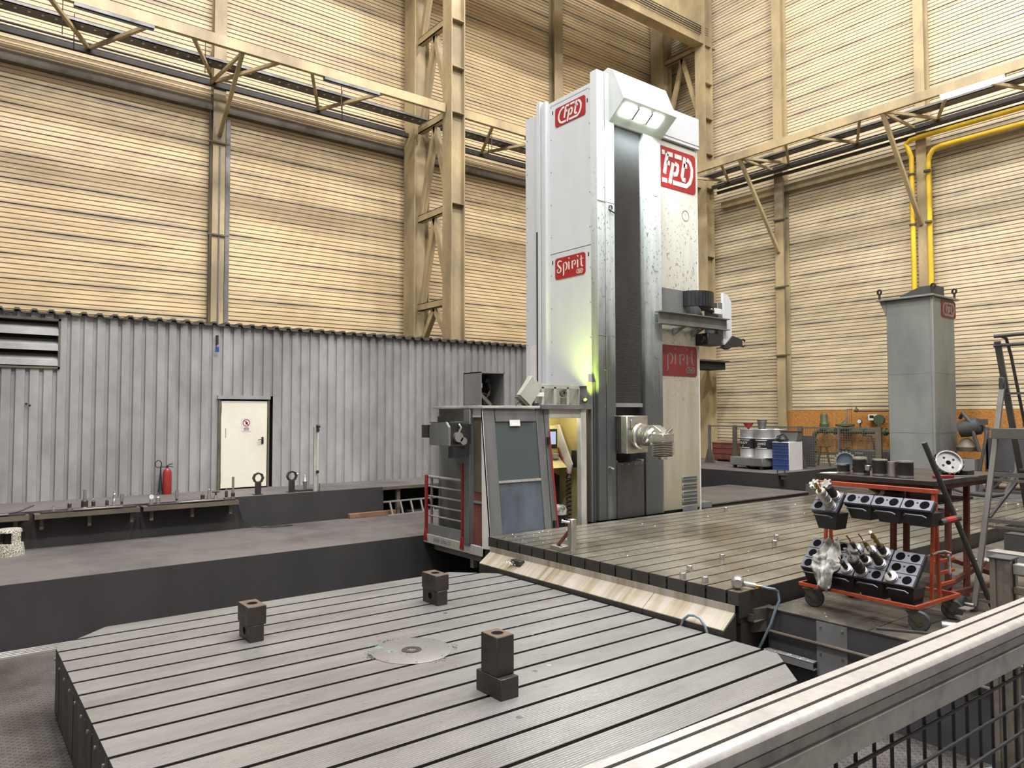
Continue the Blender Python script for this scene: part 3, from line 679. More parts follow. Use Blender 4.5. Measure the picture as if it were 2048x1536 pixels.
# parallel blocks standing on the table, three stacks of two
def block(loc, dx, dy, dz, label, hole=None, rz=0, top='block_top'):
    t = thing('parallel_block', label, 'steel block', loc, R(rz), 'parallel blocks on the rotary table')
    mb = MB().box(-dx/2, dx/2, -dy/2, dy/2, 0, dz-.002)
    part('block_body', mb, M['block'], t, .005)
    if hole == 'top':
        part('block_face', MB().box(-dx/2+.004, dx/2-.004, -dy/2+.004, dy/2-.004, dz-.002, dz), M[top], t)
        part('bore', MB().lathe([(0, 0), (min(dx, dy)*.27, 0), (min(dx, dy)*.27, .0015), (0, .0015)], (0, 0, dz)), M['hole'], t)
        part('bore_lip', MB().lathe([(min(dx, dy)*.27, 0), (min(dx, dy)*.30, 0), (min(dx, dy)*.30, .002), (min(dx, dy)*.27, .002)], (0, 0, dz), caps=False), M['block'], t)
    if hole == 'side':
        part('bore', MB().lathe([(0, 0), (.045, 0), (.045, .0015), (0, .0015)], (-dx/2, 0, dz*.55), (-1, 0, 0)), M['hole'], t)
        part('bore_lip', MB().lathe([(.045, 0), (.053, 0), (.053, .002), (.045, .002)], (-dx/2, 0, dz*.55), (-1, 0, 0), caps=False), M['block'], t)
    return t
block((2.89, 8.70, TZ), .165, .38, .19, 'lower steel block of the left stack, round bore in its left side', 'side')
block((2.89, 8.69, TZ+.19), .215, .36, .215, 'upper steel block of the left stack on the rotary table', 'top')
block((5.432, 8.75, TZ), .16, .39, .196, 'lower steel block of the far stack, round bore in its left side', 'side')
block((5.432, 8.745, TZ+.196), .212, .37, .212, 'upper steel block of the far stack near the chute', 'top')
block((4.150, 5.582, TZ), .207, .392, .194, 'low wide steel block at the bottom of the nearest stack', None)
block((4.154, 5.583, TZ+.194), .2, .255, .36, 'tall upright steel block with rusty top on the nearest stack', 'top')
# clamping plate with T slots
PX0, PX1, PY0, PY1, PZ = 7.51, 20.4, 5.28, 10.345, 1.23
pl = thing('clamping_plate', 'long oily cast iron clamping plate with T slots in front of the machine column', 'machine plate', (PX0, PY0, 0))
part('plate_bed', MB().box(.06, PX1-PX0, .02, PY1-PY0-.02, .0, PZ-.16), M['table_side'], pl, 0, False)
part('plate_foot_strip', MB().box(.04, .06, .0, PY1-PY0, .86, PZ-.17), M['table_side'], pl, 0, False)
pe = [PY0] + [5.45 + .3093*k for k in range(16)] + [PY1]
for i in range(17):
    a = pe[i]-PY0 + (.014 if i else 0); b = pe[i+1]-PY0 - (.014 if i < 16 else 0)
    strip(part('plate_strip', MB().prism(notch_strip(a, b, PZ, .16, .028, i > 0, i < 16, .045, .016), 'x', 0, PX1-PX0), [M['plate_top'], M['table_side']], pl, 0, False))
for i in range(17):
    a = pe[i]-PY0 + .03; b = pe[i+1]-PY0 - .03
    part('front_plate', MB().box(-.006, 0, a-.014 if i else 0, b+.014 if i < 16 else PY1-PY0, PZ-.158, PZ-.004), M['table_side'], pl, 0, False)
part('near_side', MB().box(0, PX1-PX0, -.006, 0, PZ-.3, PZ-.004), M['table_side'], pl, 0, False)
part('slot_base', MB().box(.02, PX1-PX0, .02, PY1-PY0-.02, PZ-.165, PZ-.12), M['dark'], pl, 0, False)
chips('bright_swarf', 260, lambda: (random.uniform(.2, 11), random.uniform(.1, 5), PZ), .014, M['bright'], pl)
chips('corner_swarf', 200, lambda: (abs(random.gauss(.7, .5)), 5.08-abs(random.gauss(.5, .5)), PZ), .012, M['bright'], pl)
chips('dark_swarf', 50, lambda: (.7+random.gauss(0, .18), 2.55+random.gauss(0, .1), PZ), .02, M['table_side'], pl)
# locating pins standing in the slots
def pin(x, y, label, r=.042, h=.085):
    t = thing('locating_pin', label, 'steel pin', (x, y, PZ), 0, 'steel pins on the clamping plate')
    part('pin_body', MB().lathe([(0, 0), (r, 0), (r, h-.006), (r-.006, h), (r*.4, h), (r*.4, h-.01), (0, h-.01)], n=18), M['bright'], t); return t
for x, y, l in ((13.555, 9.833, 'farthest steel pin on the plate, beside the foot of the column'),
    (11.156, 7.086, 'far pin of the close pair in the middle of the plate'), (10.662, 6.809, 'near pin of the close pair in the middle of the plate'),
    (9.015, 6.616, 'single steel pin midway along the plate, left of the close pair'), (8.004, 6.402, 'rear one of the three pins at the front corner of the plate'),
    (7.57, 6.165, 'left one of the three pins at the front corner of the plate'), (7.616, 5.85, 'nearest of the three pins at the front corner, closest to the wrench'),
    (19.123, 6.301, 'left pin of the two seen past the ladder on the plate'), (19.209, 6.099, 'right pin of the two seen past the ladder on the plate')):
    pin(x, y, l)
t = pin(17.457, 6.474, 'steel pin with a bright cap seen between trolley and ladder', .055, .11)
part('pin_cap', MB().box(-.05, .08, -.05, .05, .11, .15), M['bright'], t)
# square post with angle brace near the left front corner of the plate
t = thing('angle_stop', 'square steel stop post with a sloping brace on the plate corner', 'stop', (7.625, 8.33, PZ))
part('post', MB().box(-.05, .05, -.05, .05, .09, .52), M['steel'], t, .006)
part('post_foot', MB().cyl((0, -.005, 0), (0, -.005, .1), .04), M['bright'], t)
part('stop_screw', MB().cyl((-.05, 0, .475), (-.13, .06, .49), .018).cyl((-.13, .06, .49), (-.15, .075, .494), .028), M['bright'], t)
part('brace', MB().bar((-.02, .05, .33), (.08, .42, .05), .05, .03), M['rust'], t)
part('base_clamp', MB().box(-.02, .2, .25, .5, 0, .06), M['steel'], t, .004)
# impact wrench and its air hose
t = thing('impact_wrench', 'grey air impact wrench with a blue hose lying on the plate corner', 'power tool', (7.70, 5.43, PZ), R(-55))
part('motor_housing', MB().lathe([(0, -.13), (.05, -.13), (.075, -.10), (.08, .0), (.07, .05), (.04, .10), (.03, .12), (0, .12)], (0, 0, .082), (0, 1, 0), 16), M['steel'], t)
part('anvil', MB().cyl((0, .12, .082), (0, .16, .082), .015), M['block'], t)
part('grip', MB().tube([(.03, -.02, .07), (.12, -.04, .06), (.21, -.05, .05)], .032, 10), M['steel'], t)
part('hose_fitting', MB().cyl((.21, -.05, .05), (.27, -.055, .05), .018), M['brass'], t)
inv = (Matrix.Translation(t.location) @ Matrix.Rotation(R(-55), 4, 'Z')).inverted()
part('air_hose', MB().tube([inv @ (Matrix.Translation(t.location) @ Matrix.Rotation(R(-55), 4, 'Z') @ Vector((.27, -.055, .05)))] + [inv @ Vector(p) for p in ((7.83, 5.10, 1.27), (7.89, 5.05, 1.26), (7.96, 5.05, 1.22), (7.955, 5.03, 1.12), (7.90, 5.06, .98), (7.87, 5.09, .85), (7.85, 5.13, .75), (7.84, 5.18, .64), (7.83, 5.25, .5), (7.8, 5.3, .3))], .016, 8), M['hose'], t)
t = thing('hose_loop', 'short loop of blue grey hose rising beside the chute', 'hose', (7.25, 5.73, 0))
part('hose_run', MB().tube([(-.005, .22, .5), (-.005, .215, .72), (0, .17, .83), (0, .09, .895), (0, -.0, .91), (0, -.08, .89), (0, -.15, .82), (0, -.19, .72), (0, -.2, .5), (0, -.22, .1)], .017, 8), M['hose'], t)
# sloping chip chute between table and plate
ch = thing('chip_chute', 'long stained sheet steel chute between rotary table and plate', 'chute', (7.26, 5.35, 0))
for a, b in ((-.02, 1.23), (1.235, 3.22), (3.225, 4.93)):
    part('chute_panel', MB().prism([(.0, .808), (.012, .808), (.243, .975), (.243, .995), (.23, .985), (.0, .822)], 'y', a, b-.004), M['chute'], ch, 0, False)
    part('chute_lip', MB().box(-.004, .006, a, b-.004, .60, .812), M['table_side'], ch, 0, False)
part('back_strip', MB().box(.228, .243, -.02, 4.93, .98, 1.07), M['chute'], ch, 0, False)
part('chute_end', MB().prism([(0, .56), (.243, .56), (.243, .97), (.0, .81)], 'y', -.03, -.02), M['table_side'], ch, 0, False)
t = thing('swarf_clamp', 'small dark clamp covered in swarf lying on the chute', 'clamp', (7.40, 9.40, .915))
part('clamp_body', MB().box(-.05, .06, -.12, .12, .005, .075), M['block'], t, .004)
chips('clamp_swarf', 120, lambda: (random.gauss(-.05, .05), random.gauss(.08, .05), random.uniform(-.0, .06)), .025, M['chips'], t)
t = thing('drip_tray', 'bent steel tray full of swarf at the end of the chute', 'tray', (7.68, 5.26, .86))
part('tray_floor', MB().box(.0, .34, -.06, .35, 0, .008), M['blocktop'], t)
part('tray_wall', MB().box(0, .008, -.06, .35, 0, .10).box(0, .34, .342, .35, 0, .14), M['blocktop'], t)
chips('tray_swarf', 160, lambda: (random.uniform(.02, .32), random.uniform(-.04, .33), .01), .018, M['chips'], t)
# near floor block that carries the trolley
BX = 7.98
fb = struct('platform_near', MB().box(BX, 20.6, -2.0, 5.2, 0, .985), M['blockside'])
part('deck_plate', MB().box(BX-.01, 11.4, 3.98, 5.2, .985, 1.0), M['blocktop'], fb, 0, False)
part('deck_plate', MB().box(BX-.01, 11.4, 1.0, 3.97, .985, 1.0), M['blocktop'], fb, 0, False)
part('deck_plate', MB().box(11.41, 20.6, 3.98, 5.2, .985, 1.0), M['blocktop'], fb, 0, False)
part('deck_plate', MB().box(11.41, 20.6, -2.0, 3.97, .985, 1.0), M['blocktop'], fb, 0, False)
part('rounded_corner', MB().prism([(BX-.05, 5.2), (BX-.2, 5.26), (BX-.24, 5.33), (BX-.2, 5.4), (BX, 5.42), (BX+.15, 5.3), (BX+.1, 5.2)], 'z', .72, 1.0), M['blocktop'], fb, 0, False)
cv = part('cover_plate', MB().box(BX-.014, BX, 4.21, 4.57, .36, .98), M['grey_paint'], fb, 0, False)
for y, z in ((4.26, .93), (4.52, .93), (4.26, .62), (4.52, .62)): part('cover_bolt', MB().cyl((BX-.014, y, z), (BX-.026, y, z), .014, n=8), M['steel'], cv)
part('conduit_pipe', MB().tube([(BX-.03, 5.22, .73), (BX-.03, .5, .72)], .02, 8), M['steel_dark'], fb)
part('channel_section', MB().box(BX-.12, BX-.11, 4.56, 5.2, .43, .52).box(BX-.12, BX-.02, 4.56, 5.2, .515, .525).box(BX-.12, BX-.02, 4.56, 5.2, .43, .438), M['grey_paint'], fb, 0, False)
chips('deck_swarf', 220, lambda: (random.uniform(8.0, 11.0), random.uniform(2.8, 5.15), 1.0), .014, M['chips'], fb)
chips('channel_swarf', 120, lambda: (random.uniform(BX-.11, BX-.03), random.uniform(4.6, 5.2), .525), .016, M['chips'], fb)
# aluminium drain bars in the floor
t = thing('drain_grate', 'three bright aluminium drain bars on the floor at the left', 'grate', (1.0, 12.30, 0))
for k in range(4): part('grate_bar', MB().box(-2.5, .58, .08*k, .08*k+.035, .0, .04), M['alu'], t, .003)
part('grate_frame', MB().box(.55, .62, -.02, .31, 0, .03), M['steel_dark'], t)
# ================================================================ LEFT PLATFORM AND LEDGE
t = thing('step_stool', 'worn white speckled drum step stool on the middle platform', 'stool', (.93, 15.33, .95))
t2 = NT('chipped_white_plastic'); sp = t2.ramp(t2.noise(75, detail=3), [(.46, rgb(70, 64, 58)), (.54, rgb(206, 200, 180))]); M['speck'] = t2.done(sp, .6)
part('stool_base', MB().lathe([(.0, 0), (.23, 0), (.23, .02), (.205, .2), (0, .2)], n=28), M['speck'], t)
part('stool_top', MB().lathe([(0, .39), (.185, .39), (.18, .43), (.165, .45), (0, .45)], n=28), M['speck'], t)
for a0 in (35, 155, 275):
    mb = MB()
    mb.prism([(r*math.cos(R(a)), r*math.sin(R(a))) for r, a in [(.195, a0+4*k) for k in range(13)] + [(.15, a0+4*k) for k in range(12, -1, -1)]], 'z', .2, .39)
    part('stool_leg', mb, M['speck'], t)
part('stool_core', MB().cyl((0, 0, .18), (0, 0, .4), .09), M['dark'], t)
t = thing('fire_extinguisher', 'red fire extinguisher with black horn standing against the shed', 'extinguisher', (3.88, 17.33, 1.62))
part('cylinder', MB().lathe([(0, 0), (.088, 0), (.092, .02), (.092, .46), (.075, .52), (.035, .555), (.03, .57), (0, .57)], n=20), M['red_can'], t)
part('valve', MB().cyl((0, 0, .56), (0, 0, .62), .022).tube([(0, 0, .62), (.05, 0, .65), (.11, 0, .66)], .012).tube([(0, 0, .61), (.06, 0, .60), (.12, 0, .59)], .010), M['black'], t)
part('hose', MB().tube([(0, 0, .60), (-.08, .0, .6), (-.2, 0, .59), (-.24, 0, .62), (-.24, 0, .70), (-.2, 0, .745), (-.15, 0, .735), (-.12, 0, .69), (-.115, 0, .6)], .011), M['black'], t)
part('horn', MB().lathe([(.012, .62), (.016, .5), (.04, .12), (.07, .0), (.06, .0)], (-.13, .02, .0)), M['black'], t)
# tool shelf: steel rail on brackets along the ledge
def shelf(x0, x1, brk, label):
    t = thing('tool_shelf', label, 'shelf', (x0, 15.5, 1.5), 0, None); L = x1-x0
    part('shelf_rail', MB().box(0, L, .0, .02, .0, .085).box(0, L, .02, .29, .065, .085), M['steel_dark'], t, 0, False)
    part('shelf_board', MB().box(.1, L-.05, .04, .25, .086, .112), M['block'], t, .003)
    part('shelf_board', MB().box(L*.35, L-.3, .01, .1, .112, .135), M['steel'], t, .003)
    for b in brk: part('bracket', MB().box(b-x0, b-x0+.06, .12, .2, -.2, .07), M['steel_dark'], t)
    return t
shelf(-1.5, 1.22, (1.0,), 'tool shelf at the far left edge with a bent cable on it')
shelf(1.30, 3.0, (1.39, 2.14, 2.85), 'longer steel tool shelf under the fire extinguisher, left of the second shelf')
shelf(3.06, 4.86, (3.2, 3.95, 4.70), 'steel tool shelf ending below the white door')
tag(part('loose_cable', MB().tube([(-.5, 15.6, 1.66), (.2, 15.55, 1.63), (.8, 15.56, 1.62), (1.1, 15.62, 1.66), (1.3, 15.7, 1.74)], .014), M['pipe_dark'], None), 'thin bent grey cable lying along the far left shelf', 'cable')
def tool(x, y, z, label, flange=.05, body=(.032, .06), cut=(.012, .1), kind='plain', m='block', group='tool holders on the left shelf'):
    t = thing('tool_holder', label, 'tool', (x, y, z), 0, group)
    fr, (br, bh), (cr, chh) = flange, body, cut
    part('flange', MB().lathe([(0, 0), (fr, 0), (fr, .012), (fr*.88, .015), (fr*.88, .022), (fr, .025), (fr, .035), (br, .037), (0, .037)], n=16), M['steel'], t)
    part('holder_body', MB().lathe([(0, .035), (br, .035), (br, .035+bh*.85), (br*.7, .035+bh), (0, .035+bh)], n=16), M[m], t)
    z0 = .035+bh
    if kind == 'drill':
        mb = MB(); n = 22
        for s in (0, math.pi):
            pts = [(cr*.45*math.cos(s+9*k/n), cr*.45*math.sin(s+9*k/n), z0+chh*k/n) for k in range(n+1)]; mb.tube(pts, cr*.62, 6)
        part('twist_drill', mb, M['brass' if m != 'steel' else 'steel'], t)
    elif kind == 'cone': part('cone', MB().lathe([(br, z0-.01), (cr, z0+chh*.55), (cr*.4, z0+chh*.6), (cr*.2, z0+chh), (0, z0+chh)], n=14), M['steel'], t)
    elif kind == 'mill':
        mb = MB().cyl((0, 0, z0-.005), (0, 0, z0+chh*.7), cr*.8); part('cutter_neck', mb, M['block'], t)
        mb = MB()
        for k in range(6):
            a = R(60*k); mb.cbox((cr*math.cos(a), cr*math.sin(a), z0+chh*.82), (cr*.55, cr*.55, chh*.4))
        mb.cyl((0, 0, z0+chh*.6), (0, 0, z0+chh*.95), cr*.9); part('cutter_head', mb, M['bright'], t)
    elif kind == 'tee': part('tee_bar', MB().cyl((0, 0, z0), (0, 0, z0+chh), cr).bar((-.07, 0, z0+chh), (.07, 0, z0+chh), .03, .02), M['block'], t)
    elif kind == 'dial': part('dial_face', MB().cyl((0, -.015, z0+.05), (0, -.03, z0+.05), .045), M['sign_white'], t); part('dial_body', MB().cyl((0, .0, z0+.05), (0, -.015, z0+.05), .05), M['black'], t)
    elif kind == 'tube': part('tube_cutter', MB().lathe([(cr, z0-.01), (cr, z0+chh), (cr*.8, z0+chh), (cr*.8, z0+chh-.02), (0, z0+chh-.02)], n=14), M['steel'], t)
    else: part('cutter', MB().lathe([(0, z0-.01), (cr, z0-.01), (cr, z0+chh*.9), (cr*.6, z0+chh), (0, z0+chh)], n=10), M['bright'], t)
    return t
ZS = 1.612
# x positions follow the shelf; y about the middle of the board
spec = [(1.60,15.68,'short tool holder, leftmost of those on the shelves',.055,(.022,.03),(.014,.045),'plain','steel'),
 (1.85,15.67,'dark tool holder, second from the left on the shelves',.05,(.034,.09),(.008,.05),'plain','block'),
 (2.09,15.66,'wide black tool holder with a tall bright tube, third from the left',.06,(.058,.13),(.026,.19),'tube','block'),
 (2.24,15.70,'small dark tool holder just right of the wide black one',.05,(.032,.10),(.01,.04),'plain','block'),
 (2.46,15.66,'slim tool holder with a thin pin, left one of the close trio',.045,(.03,.10),(.006,.08),'plain','block'),
 (2.58,15.69,'tool holder with a twist drill, middle of the close trio',.055,(.03,.10),(.022,.16),'drill','steel'),
 (2.71,15.66,'tool holder with a bright tube, right one of the close trio',.05,(.022,.07),(.032,.13),'tube','block'),
 (3.22,15.65,'holder with a round white dial gauge on the shelf near the extinguisher',.055,(.03,.06),(.02,.1),'dial','steel'),
 (3.35,15.68,'banded tool holder with a fine needle, just right of the dial gauge',.055,(.042,.10),(.006,.09),'plain','steel'),
 (3.69,15.66,'single tool holder with a bright tube between gauge and door',.055,(.022,.05),(.032,.16),'tube','block'),
 (4.18,15.65,'squat black tool holder, first of the group left of the door',.05,(.04,.09),(.006,.06),'plain','block'),
 (4.31,15.68,'pale cone shaped tool, second of the group left of the door',.045,(.035,.05),(.022,.24),'cone','steel'),
 (4.44,15.66,'low tee shaped tool, third of the group left of the door',.05,(.03,.05),(.02,.07),'tee','steel'),
 (4.65,15.66,'dark tool holder with a short pin below the white door',.05,(.03,.13),(.008,.05),'plain','block'),
 (4.79,15.68,'dark holder with the longest bright bar, rightmost on the shelf',.055,(.038,.09),(.025,.32),'tube','block')]
for x, y, l, fr, b, c, kd, mt in spec: tool(x, y, ZS, l, fr, b, c, kd, mt)
def ring_stand(x, y, label, knob):
    t = thing('ring_stand', label, 'stand', (x, y, 1.62), 0, 'clamp ring stands on the ledge')
    part('stand_post', MB().box(-.055, .055, -.05, .05, 0, .27), M['block'], t, .004)
    part('stand_foot', MB().box(-.1, .09, -.08, .08, 0, .012), M['block'], t)
    part('ring', MB().lathe([(.085, -.04), (.12, -.04), (.12, .04), (.085, .04), (.085, -.04)], (0, 0, .36), (0, 1, 0), 8), M['block'], t)
    if knob: part('ring_screw', MB().tube([(.11, 0, .37), (.17, 0, .37)], .012), M['steel'], t)
    else: part('ring_screw', MB().cyl((.1, 0, .39), (.15, 0, .4), .02), M['steel'], t)
ring_stand(5.42, 16.0, 'dark ring stand with an open round clamp in front of the white door', True)
ring_stand(6.17, 16.0, 'dark ring stand with an open round clamp right of the white door', False)
t = thing('taper_tool', 'taper tool standing on a flat dark plate right of the door', 'tool', (6.52, 16.1, 1.62))
part('plate', MB().box(-.2, .2, -.12, .1, 0, .03), M['block'], t)
part('taper', MB().lathe([(0, .03), (.035, .03), (.04, .15), (.055, .18), (.055, .22), (.04, .24), (.02, .34), (.0, .38)], n=14), M['steel'], t)
t = thing('stand_pipe', 'pale standing pipe with a black valve on top of the ledge', 'pipe', (6.66, 15.84, 1.62))
part('pipe_sleeve', MB().box(-.045, .03, -.02, .04, .0, 1.45), M['worn_white'], t)
part('riser', MB().tube([(.035, -.03, .45), (.035, -.03, 1.35)], .018), M['white_paint'], t)
part('valve', MB().cyl((.035, -.03, 1.35), (.035, -.03, 1.42), .035).cyl((.0, -.03, 1.48), (.08, -.03, 1.46), .03).tube([(.035, -.03, 1.42), (.035, -.03, 1.5)], .014), M['block'], t)
part('lower_clamp', MB().cyl((.03, -.05, .44), (.03, .0, .44), .035), M['black'], t)
part('drain_hook', MB().tube([(.06, -.05, -.02), (.07, -.06, .08), (.08, -.03, .18)], .012), M['pipe_dark'], t)
t = thing('hook_bracket', 'small black hook with a blue tag high on the shed wall', 'bracket', (4.93, 17.46, 4.85))
part('hook_bar', MB().box(-.02, .02, -.04, .05, .12, .34), M['black'], t); part('hook_neck', MB().box(-.012, .015, -.05, .0, .06, .12), M['steel'], t)
part('tag', MB().box(-.05, .03, -.06, -.04, -.05, .07), M['blue'], t)
one('timber_beam', MB().box(7.42, 8.62, 15.66, 15.79, .95, 1.06), M['wood'], 'brown timber beam lying along the foot of the ledge', 'timber', None, .006)
t = thing('loose_ladder', 'grey aluminium ladder lying on its side against the ledge', 'ladder', (8.30, 15.62, .95))
part('ladder_rail', MB().bar((-.04, 0, .33), (2.35, .1, .335), .03, .035), M['alu'], t); part('ladder_rail', MB().bar((0, -.12, .02), (2.35, .0, .02), .03, .035), M['alu'], t)
for k in range(8): part('rung', MB().bar((.15+.29*k, -.105+.013*k, .02), (.13+.29*k, .008+.013*k, .33), .035, .03), M['alu'], t)
tag(part('black_cable', MB().tube([(4.9, 15.76, 1.6), (4.93, 15.76, 1.4), (5.02, 15.75, 1.12), (5.2, 15.72, .98), (5.4, 15.6, .962), (5.6, 15.5, .962), (5.85, 15.45, .962), (6.0, 15.5, .962), (5.9, 15.62, .962), (5.6, 15.66, .962), (5.42, 15.58, .962)], .009), M['black']), 'thin black cable hanging down the ledge and coiled below it', 'cable')
# ================================================================ MILLING MACHINE
def pw(name, mb, m, parent, bevel=0, smooth=True, label=None):
    """part whose mesh is given in hall coordinates"""
    o = part(name, mb, m, parent, bevel, smooth, label)
    p = parent
    if p.parent is None: o.location = -p.location
    return o
mm = thing('milling_machine', 'tall white column milling machine with red signs and a lamp hood', 'machine', (10.39, 10.52, 1.2))
XL, YF, YM = 10.39, 10.52, 10.70
pw('saddle', MB().box(10.37, 14.28, 10.75, 13.2, 1.172, 1.30), M['grey_paint'], mm)
pw('column_core', MB().box(10.41, 13.74, 10.72, 12.84, 1.22, 10.08), M['grey_paint'], mm, 0, False)
screw = MB().cyl((0, 0, 0), (-.006, 0, 0), .013, n=6).mesh('screw', M['grey_paint'], False)
def screws(parent, pts):
    for p in pts: link('screw', screw, parent, p)
a = pw('rear_cover', MB().box(XL, XL+.02, 12.40, 12.86, 1.3, 10.10), M['left_cover'], mm, .004, False)
screws(a, [(XL, y, z) for y in (12.44, 12.80) for z in [1.8 + .78*k for k in range(11)]])
pw('patch_plate', MB().prism(rrect(.3, 1.0, .14, cx=12.55, cy=4.4), 'x', XL-.012, XL), M['sign_white'], mm)
pw('side_rail', MB().box(XL-.08, XL+.02, 12.26, 12.38, 1.3, 10.32).box(XL-.05, XL+.02, 12.16, 12.24, 1.3, 10.25).box(XL-.09, XL, 12.05, 12.12, 1.3, 10.25).box(XL-.02, XL, 12.0, 12.4, 1.3, 10.2), M['left_cover'], mm, .004, False)
pw('rail_groove', MB().box(XL-.085, XL-.01, 12.34, 12.385, 3.6, 7.4), M['dark'], mm, 0, False)
a = pw('upper_side_cover', MB().box(XL-.015, XL+.02, 10.70, 12.0, 6.835, 10.2), M['left_cover'], mm, .005, False)
screws(a, [(XL-.015, y, z) for y in (10.74, 11.95) for z in [7.2 + .72*k for k in range(5)]])
b = pw('lower_side_cover', MB().box(XL-.015, XL+.02, 10.70, 12.0, 3.93, 6.82), M['left_cover'], mm, .005, False)
screws(b, [(XL-.015, y, z) for y in (10.74, 11.95) for z in [4.2 + .72*k for k in range(4)]])
pw('seam_strip', MB().box(XL-.016, XL, 10.78, 11.98, 10.10, 10.115), M['grey_paint'], mm, 0, False)
for y, z in ((11.89, 9.95), (10.80, 9.86), (11.91, 6.64), (10.79, 6.64)):
    pw('lifting_slot', MB().prism(rrect(.03, .09, .014, cx=y, cy=z), 'x', XL-.019, XL-.014), M['dark'], mm)
# signs on the left side: u runs towards the front edge
def sign(parent, name, T0, w, h, m, art, extra=None, clip=None):
    s = pw(name, MB(), m, parent) if False else None
    mb = MB(); pr = rrect(w, h, h*.14, cx=w/2, cy=h/2) if clip is None else [(max(u, clip), v) for u, v in rrect(w, h, h*.10, cx=w/2, cy=h/2)]
    n = len(pr); mb.add([T0(u, v, .012) for u, v in pr] + [T0(u, v, 0) for u, v in pr], [tuple(range(n))] + [(i, (i+1) % n, n+(i+1) % n, n+i) for i in range(n)])
    return pw(name, mb, m, parent, 0, False)
def fpt_on(T, sc, u0, v0, th, lines=FPT, d=.006):
    k = MB(); strokes(k, [[(u0+p[0]*sc, v0+p[1]*sc) for p in ln] for ln in lines], th*sc, T, d); return k
TL = lambda u, v, d: (XL-.015-d, 11.80-u, v)
s = sign(mm, 'company_sign', lambda u, v, d: TL(u, 9.585+v, d), .95, .42, M['red_sign'], None)
part('sign_letters', fpt_on(lambda u, v, d: TL(u, 9.585+v, d+.012), .42, .05, .0, .105), M['sign_white'], s)
s = sign(mm, 'model_sign', lambda u, v, d: TL(u-.02, 6.25+v, d), .94, .46, M['red_sign'], None)
k = MB(); strokes(k, [[(.03+p[0]*.52, .0+p[1]*.46, p[2] if len(p) > 2 else 1) for p in ln] for ln in SPIRIT], .03, lambda u, v, d: TL(u-.02, 6.25+v, d+.012), .006); part('sign_letters', k, M['sign_white'], s)
part('sign_small_letters', fpt_on(lambda u, v, d: TL(u-.02, 6.25+v, d+.012), .11, .665, .03, .09), M['sign_white'], s)
part('sign_line', MB().add([TL(.03, 6.345, .013), TL(.62, 6.345, .013), TL(.62, 6.35, .013), TL(.03, 6.35, .013)], [(0, 1, 2, 3)]), M['red_sign_dull'], s)
# front slab with the vertical guideway
pw('corner_strip', MB().box(10.37, 10.585, YF, YM+.02, 1.22, 10.42), M['front_cover'], mm, .008, False)
a = pw('front_cover_left', MB().box(10.595, 10.86, YF-.006, YM, 1.22, 10.40), M['front_cover'], mm, .006, False)
pw('front_cover_right', MB().box(11.80, 12.32, YF, YM, 1.22, 9.6), M['front_cover'], mm, .006, False)
for z in (7.70, 4.95): pw('cover_seam', MB().box(10.37, 10.86, YF-.008, YF, z, z+.012), M['grey_paint'], mm, 0, False)
screws(a, [])
for z in [2.0 + .75*k for k in range(10)]:
    for x in (10.56, 11.84): pw('cover_bolt', MB().cyl((x, YF, z), (x, YF-.008, z), .011, n=6), M['grey_paint'], mm, 0, False)
pw('guide_back', MB().box(10.86, 11.80, YM-.02, YM, 1.22, 9.6), M['dark'], mm, 0, False)
pw('guide_edge', MB().box(11.755, 11.80, YF+.0, YM, 1.22, 9.6), M['front_cover'], mm, 0, False)
mb = MB(); z = 3.58
while z < 9.42:
    mb.prism([(YM-.04, z), (YF+.058, z+.002), (YF+.052, z+.026), (YM-.04, z+.0295)], 'x', 10.87, 11.69); z += .03
pw('way_cover', mb, M['waycover'], mm, 0, False)
pw('way_cover_frame', MB().box(10.87, 11.70, YF+.03, YM-.02, 3.50, 3.58), M['grey_paint'], mm)
mb = MB().box(10.87, 11.67, YF-.02, YM-.02, 1.22, 2.36).box(10.87, 11.67, YF-.025, YF-.02, 2.28, 2.345)
pw('lower_way_cover', mb, M['waycover'], mm, .006, False)
pw('cover_tray', MB().box(10.87, 10.9, YF-.0, YM-.02, 2.36, 2.4).box(11.62, 11.69, YF-.0, YM-.02, 2.36, 2.4), M['grey_paint'], mm)
for x in (11.0, 11.2, 11.4, 11.6): pw('cover_bolt', MB().cyl((x, YF-.025, 2.315), (x, YF-.032, 2.315), .012, n=6), M['bright'], mm, 0, False)
for z, L in ((8.63, 1.05), (7.03, 1.15)):
    pw('access_cover', MB().prism(rrect(.17, L, .08, 5, 12.13, z), 'y', YF-.008, YF), M['front_cover'], mm)
pw('access_cover', MB().prism(rrect(.16, 1.6, .07, 5, 12.13, 5.35), 'y', YF-.006, YF), M['front_cover'], mm)
# ram and swivel head
rm = pw('ram', MB().box(10.83, 11.455, 10.19, YM, 2.56, 3.32), M['steel'], mm, .012)
pw('ram_slot', MB().box(10.825, 10.832, 10.35, 10.66, 2.57, 3.31), M['dark'], mm, 0, False)
part('ram_nozzle', MB().box(10.93, 10.98, 10.16, 10.19, 3.10, 3.24), M['steel'], rm, .004)
part('ram_nozzle_block', MB().box(10.93, 10.98, 10.15, 10.19, 3.03, 3.09), M['brass'], rm, .004)
hx, hz = 11.145, 2.905
hd = pw('swivel_head', MB().lathe([(.0, 0), (.20, 0), (.20, .05), (.225, .055), (.27, .08), (.27, .125), (.25, .15), (.2, .165), (0, .165)], (hx, 10.19, hz), (0, -1, 0), 36), M['bright'], mm)
mb = MB().cyl((hx, 10.03, hz), (hx, 9.78, hz-.01), .17, .16, 28)
for k in range(6): mb.lathe([(.165, 0), (.195, .004), (.195, .018), (.165, .022)], (hx, 10.02-.035*k, hz), (0, -1, 0), 28)
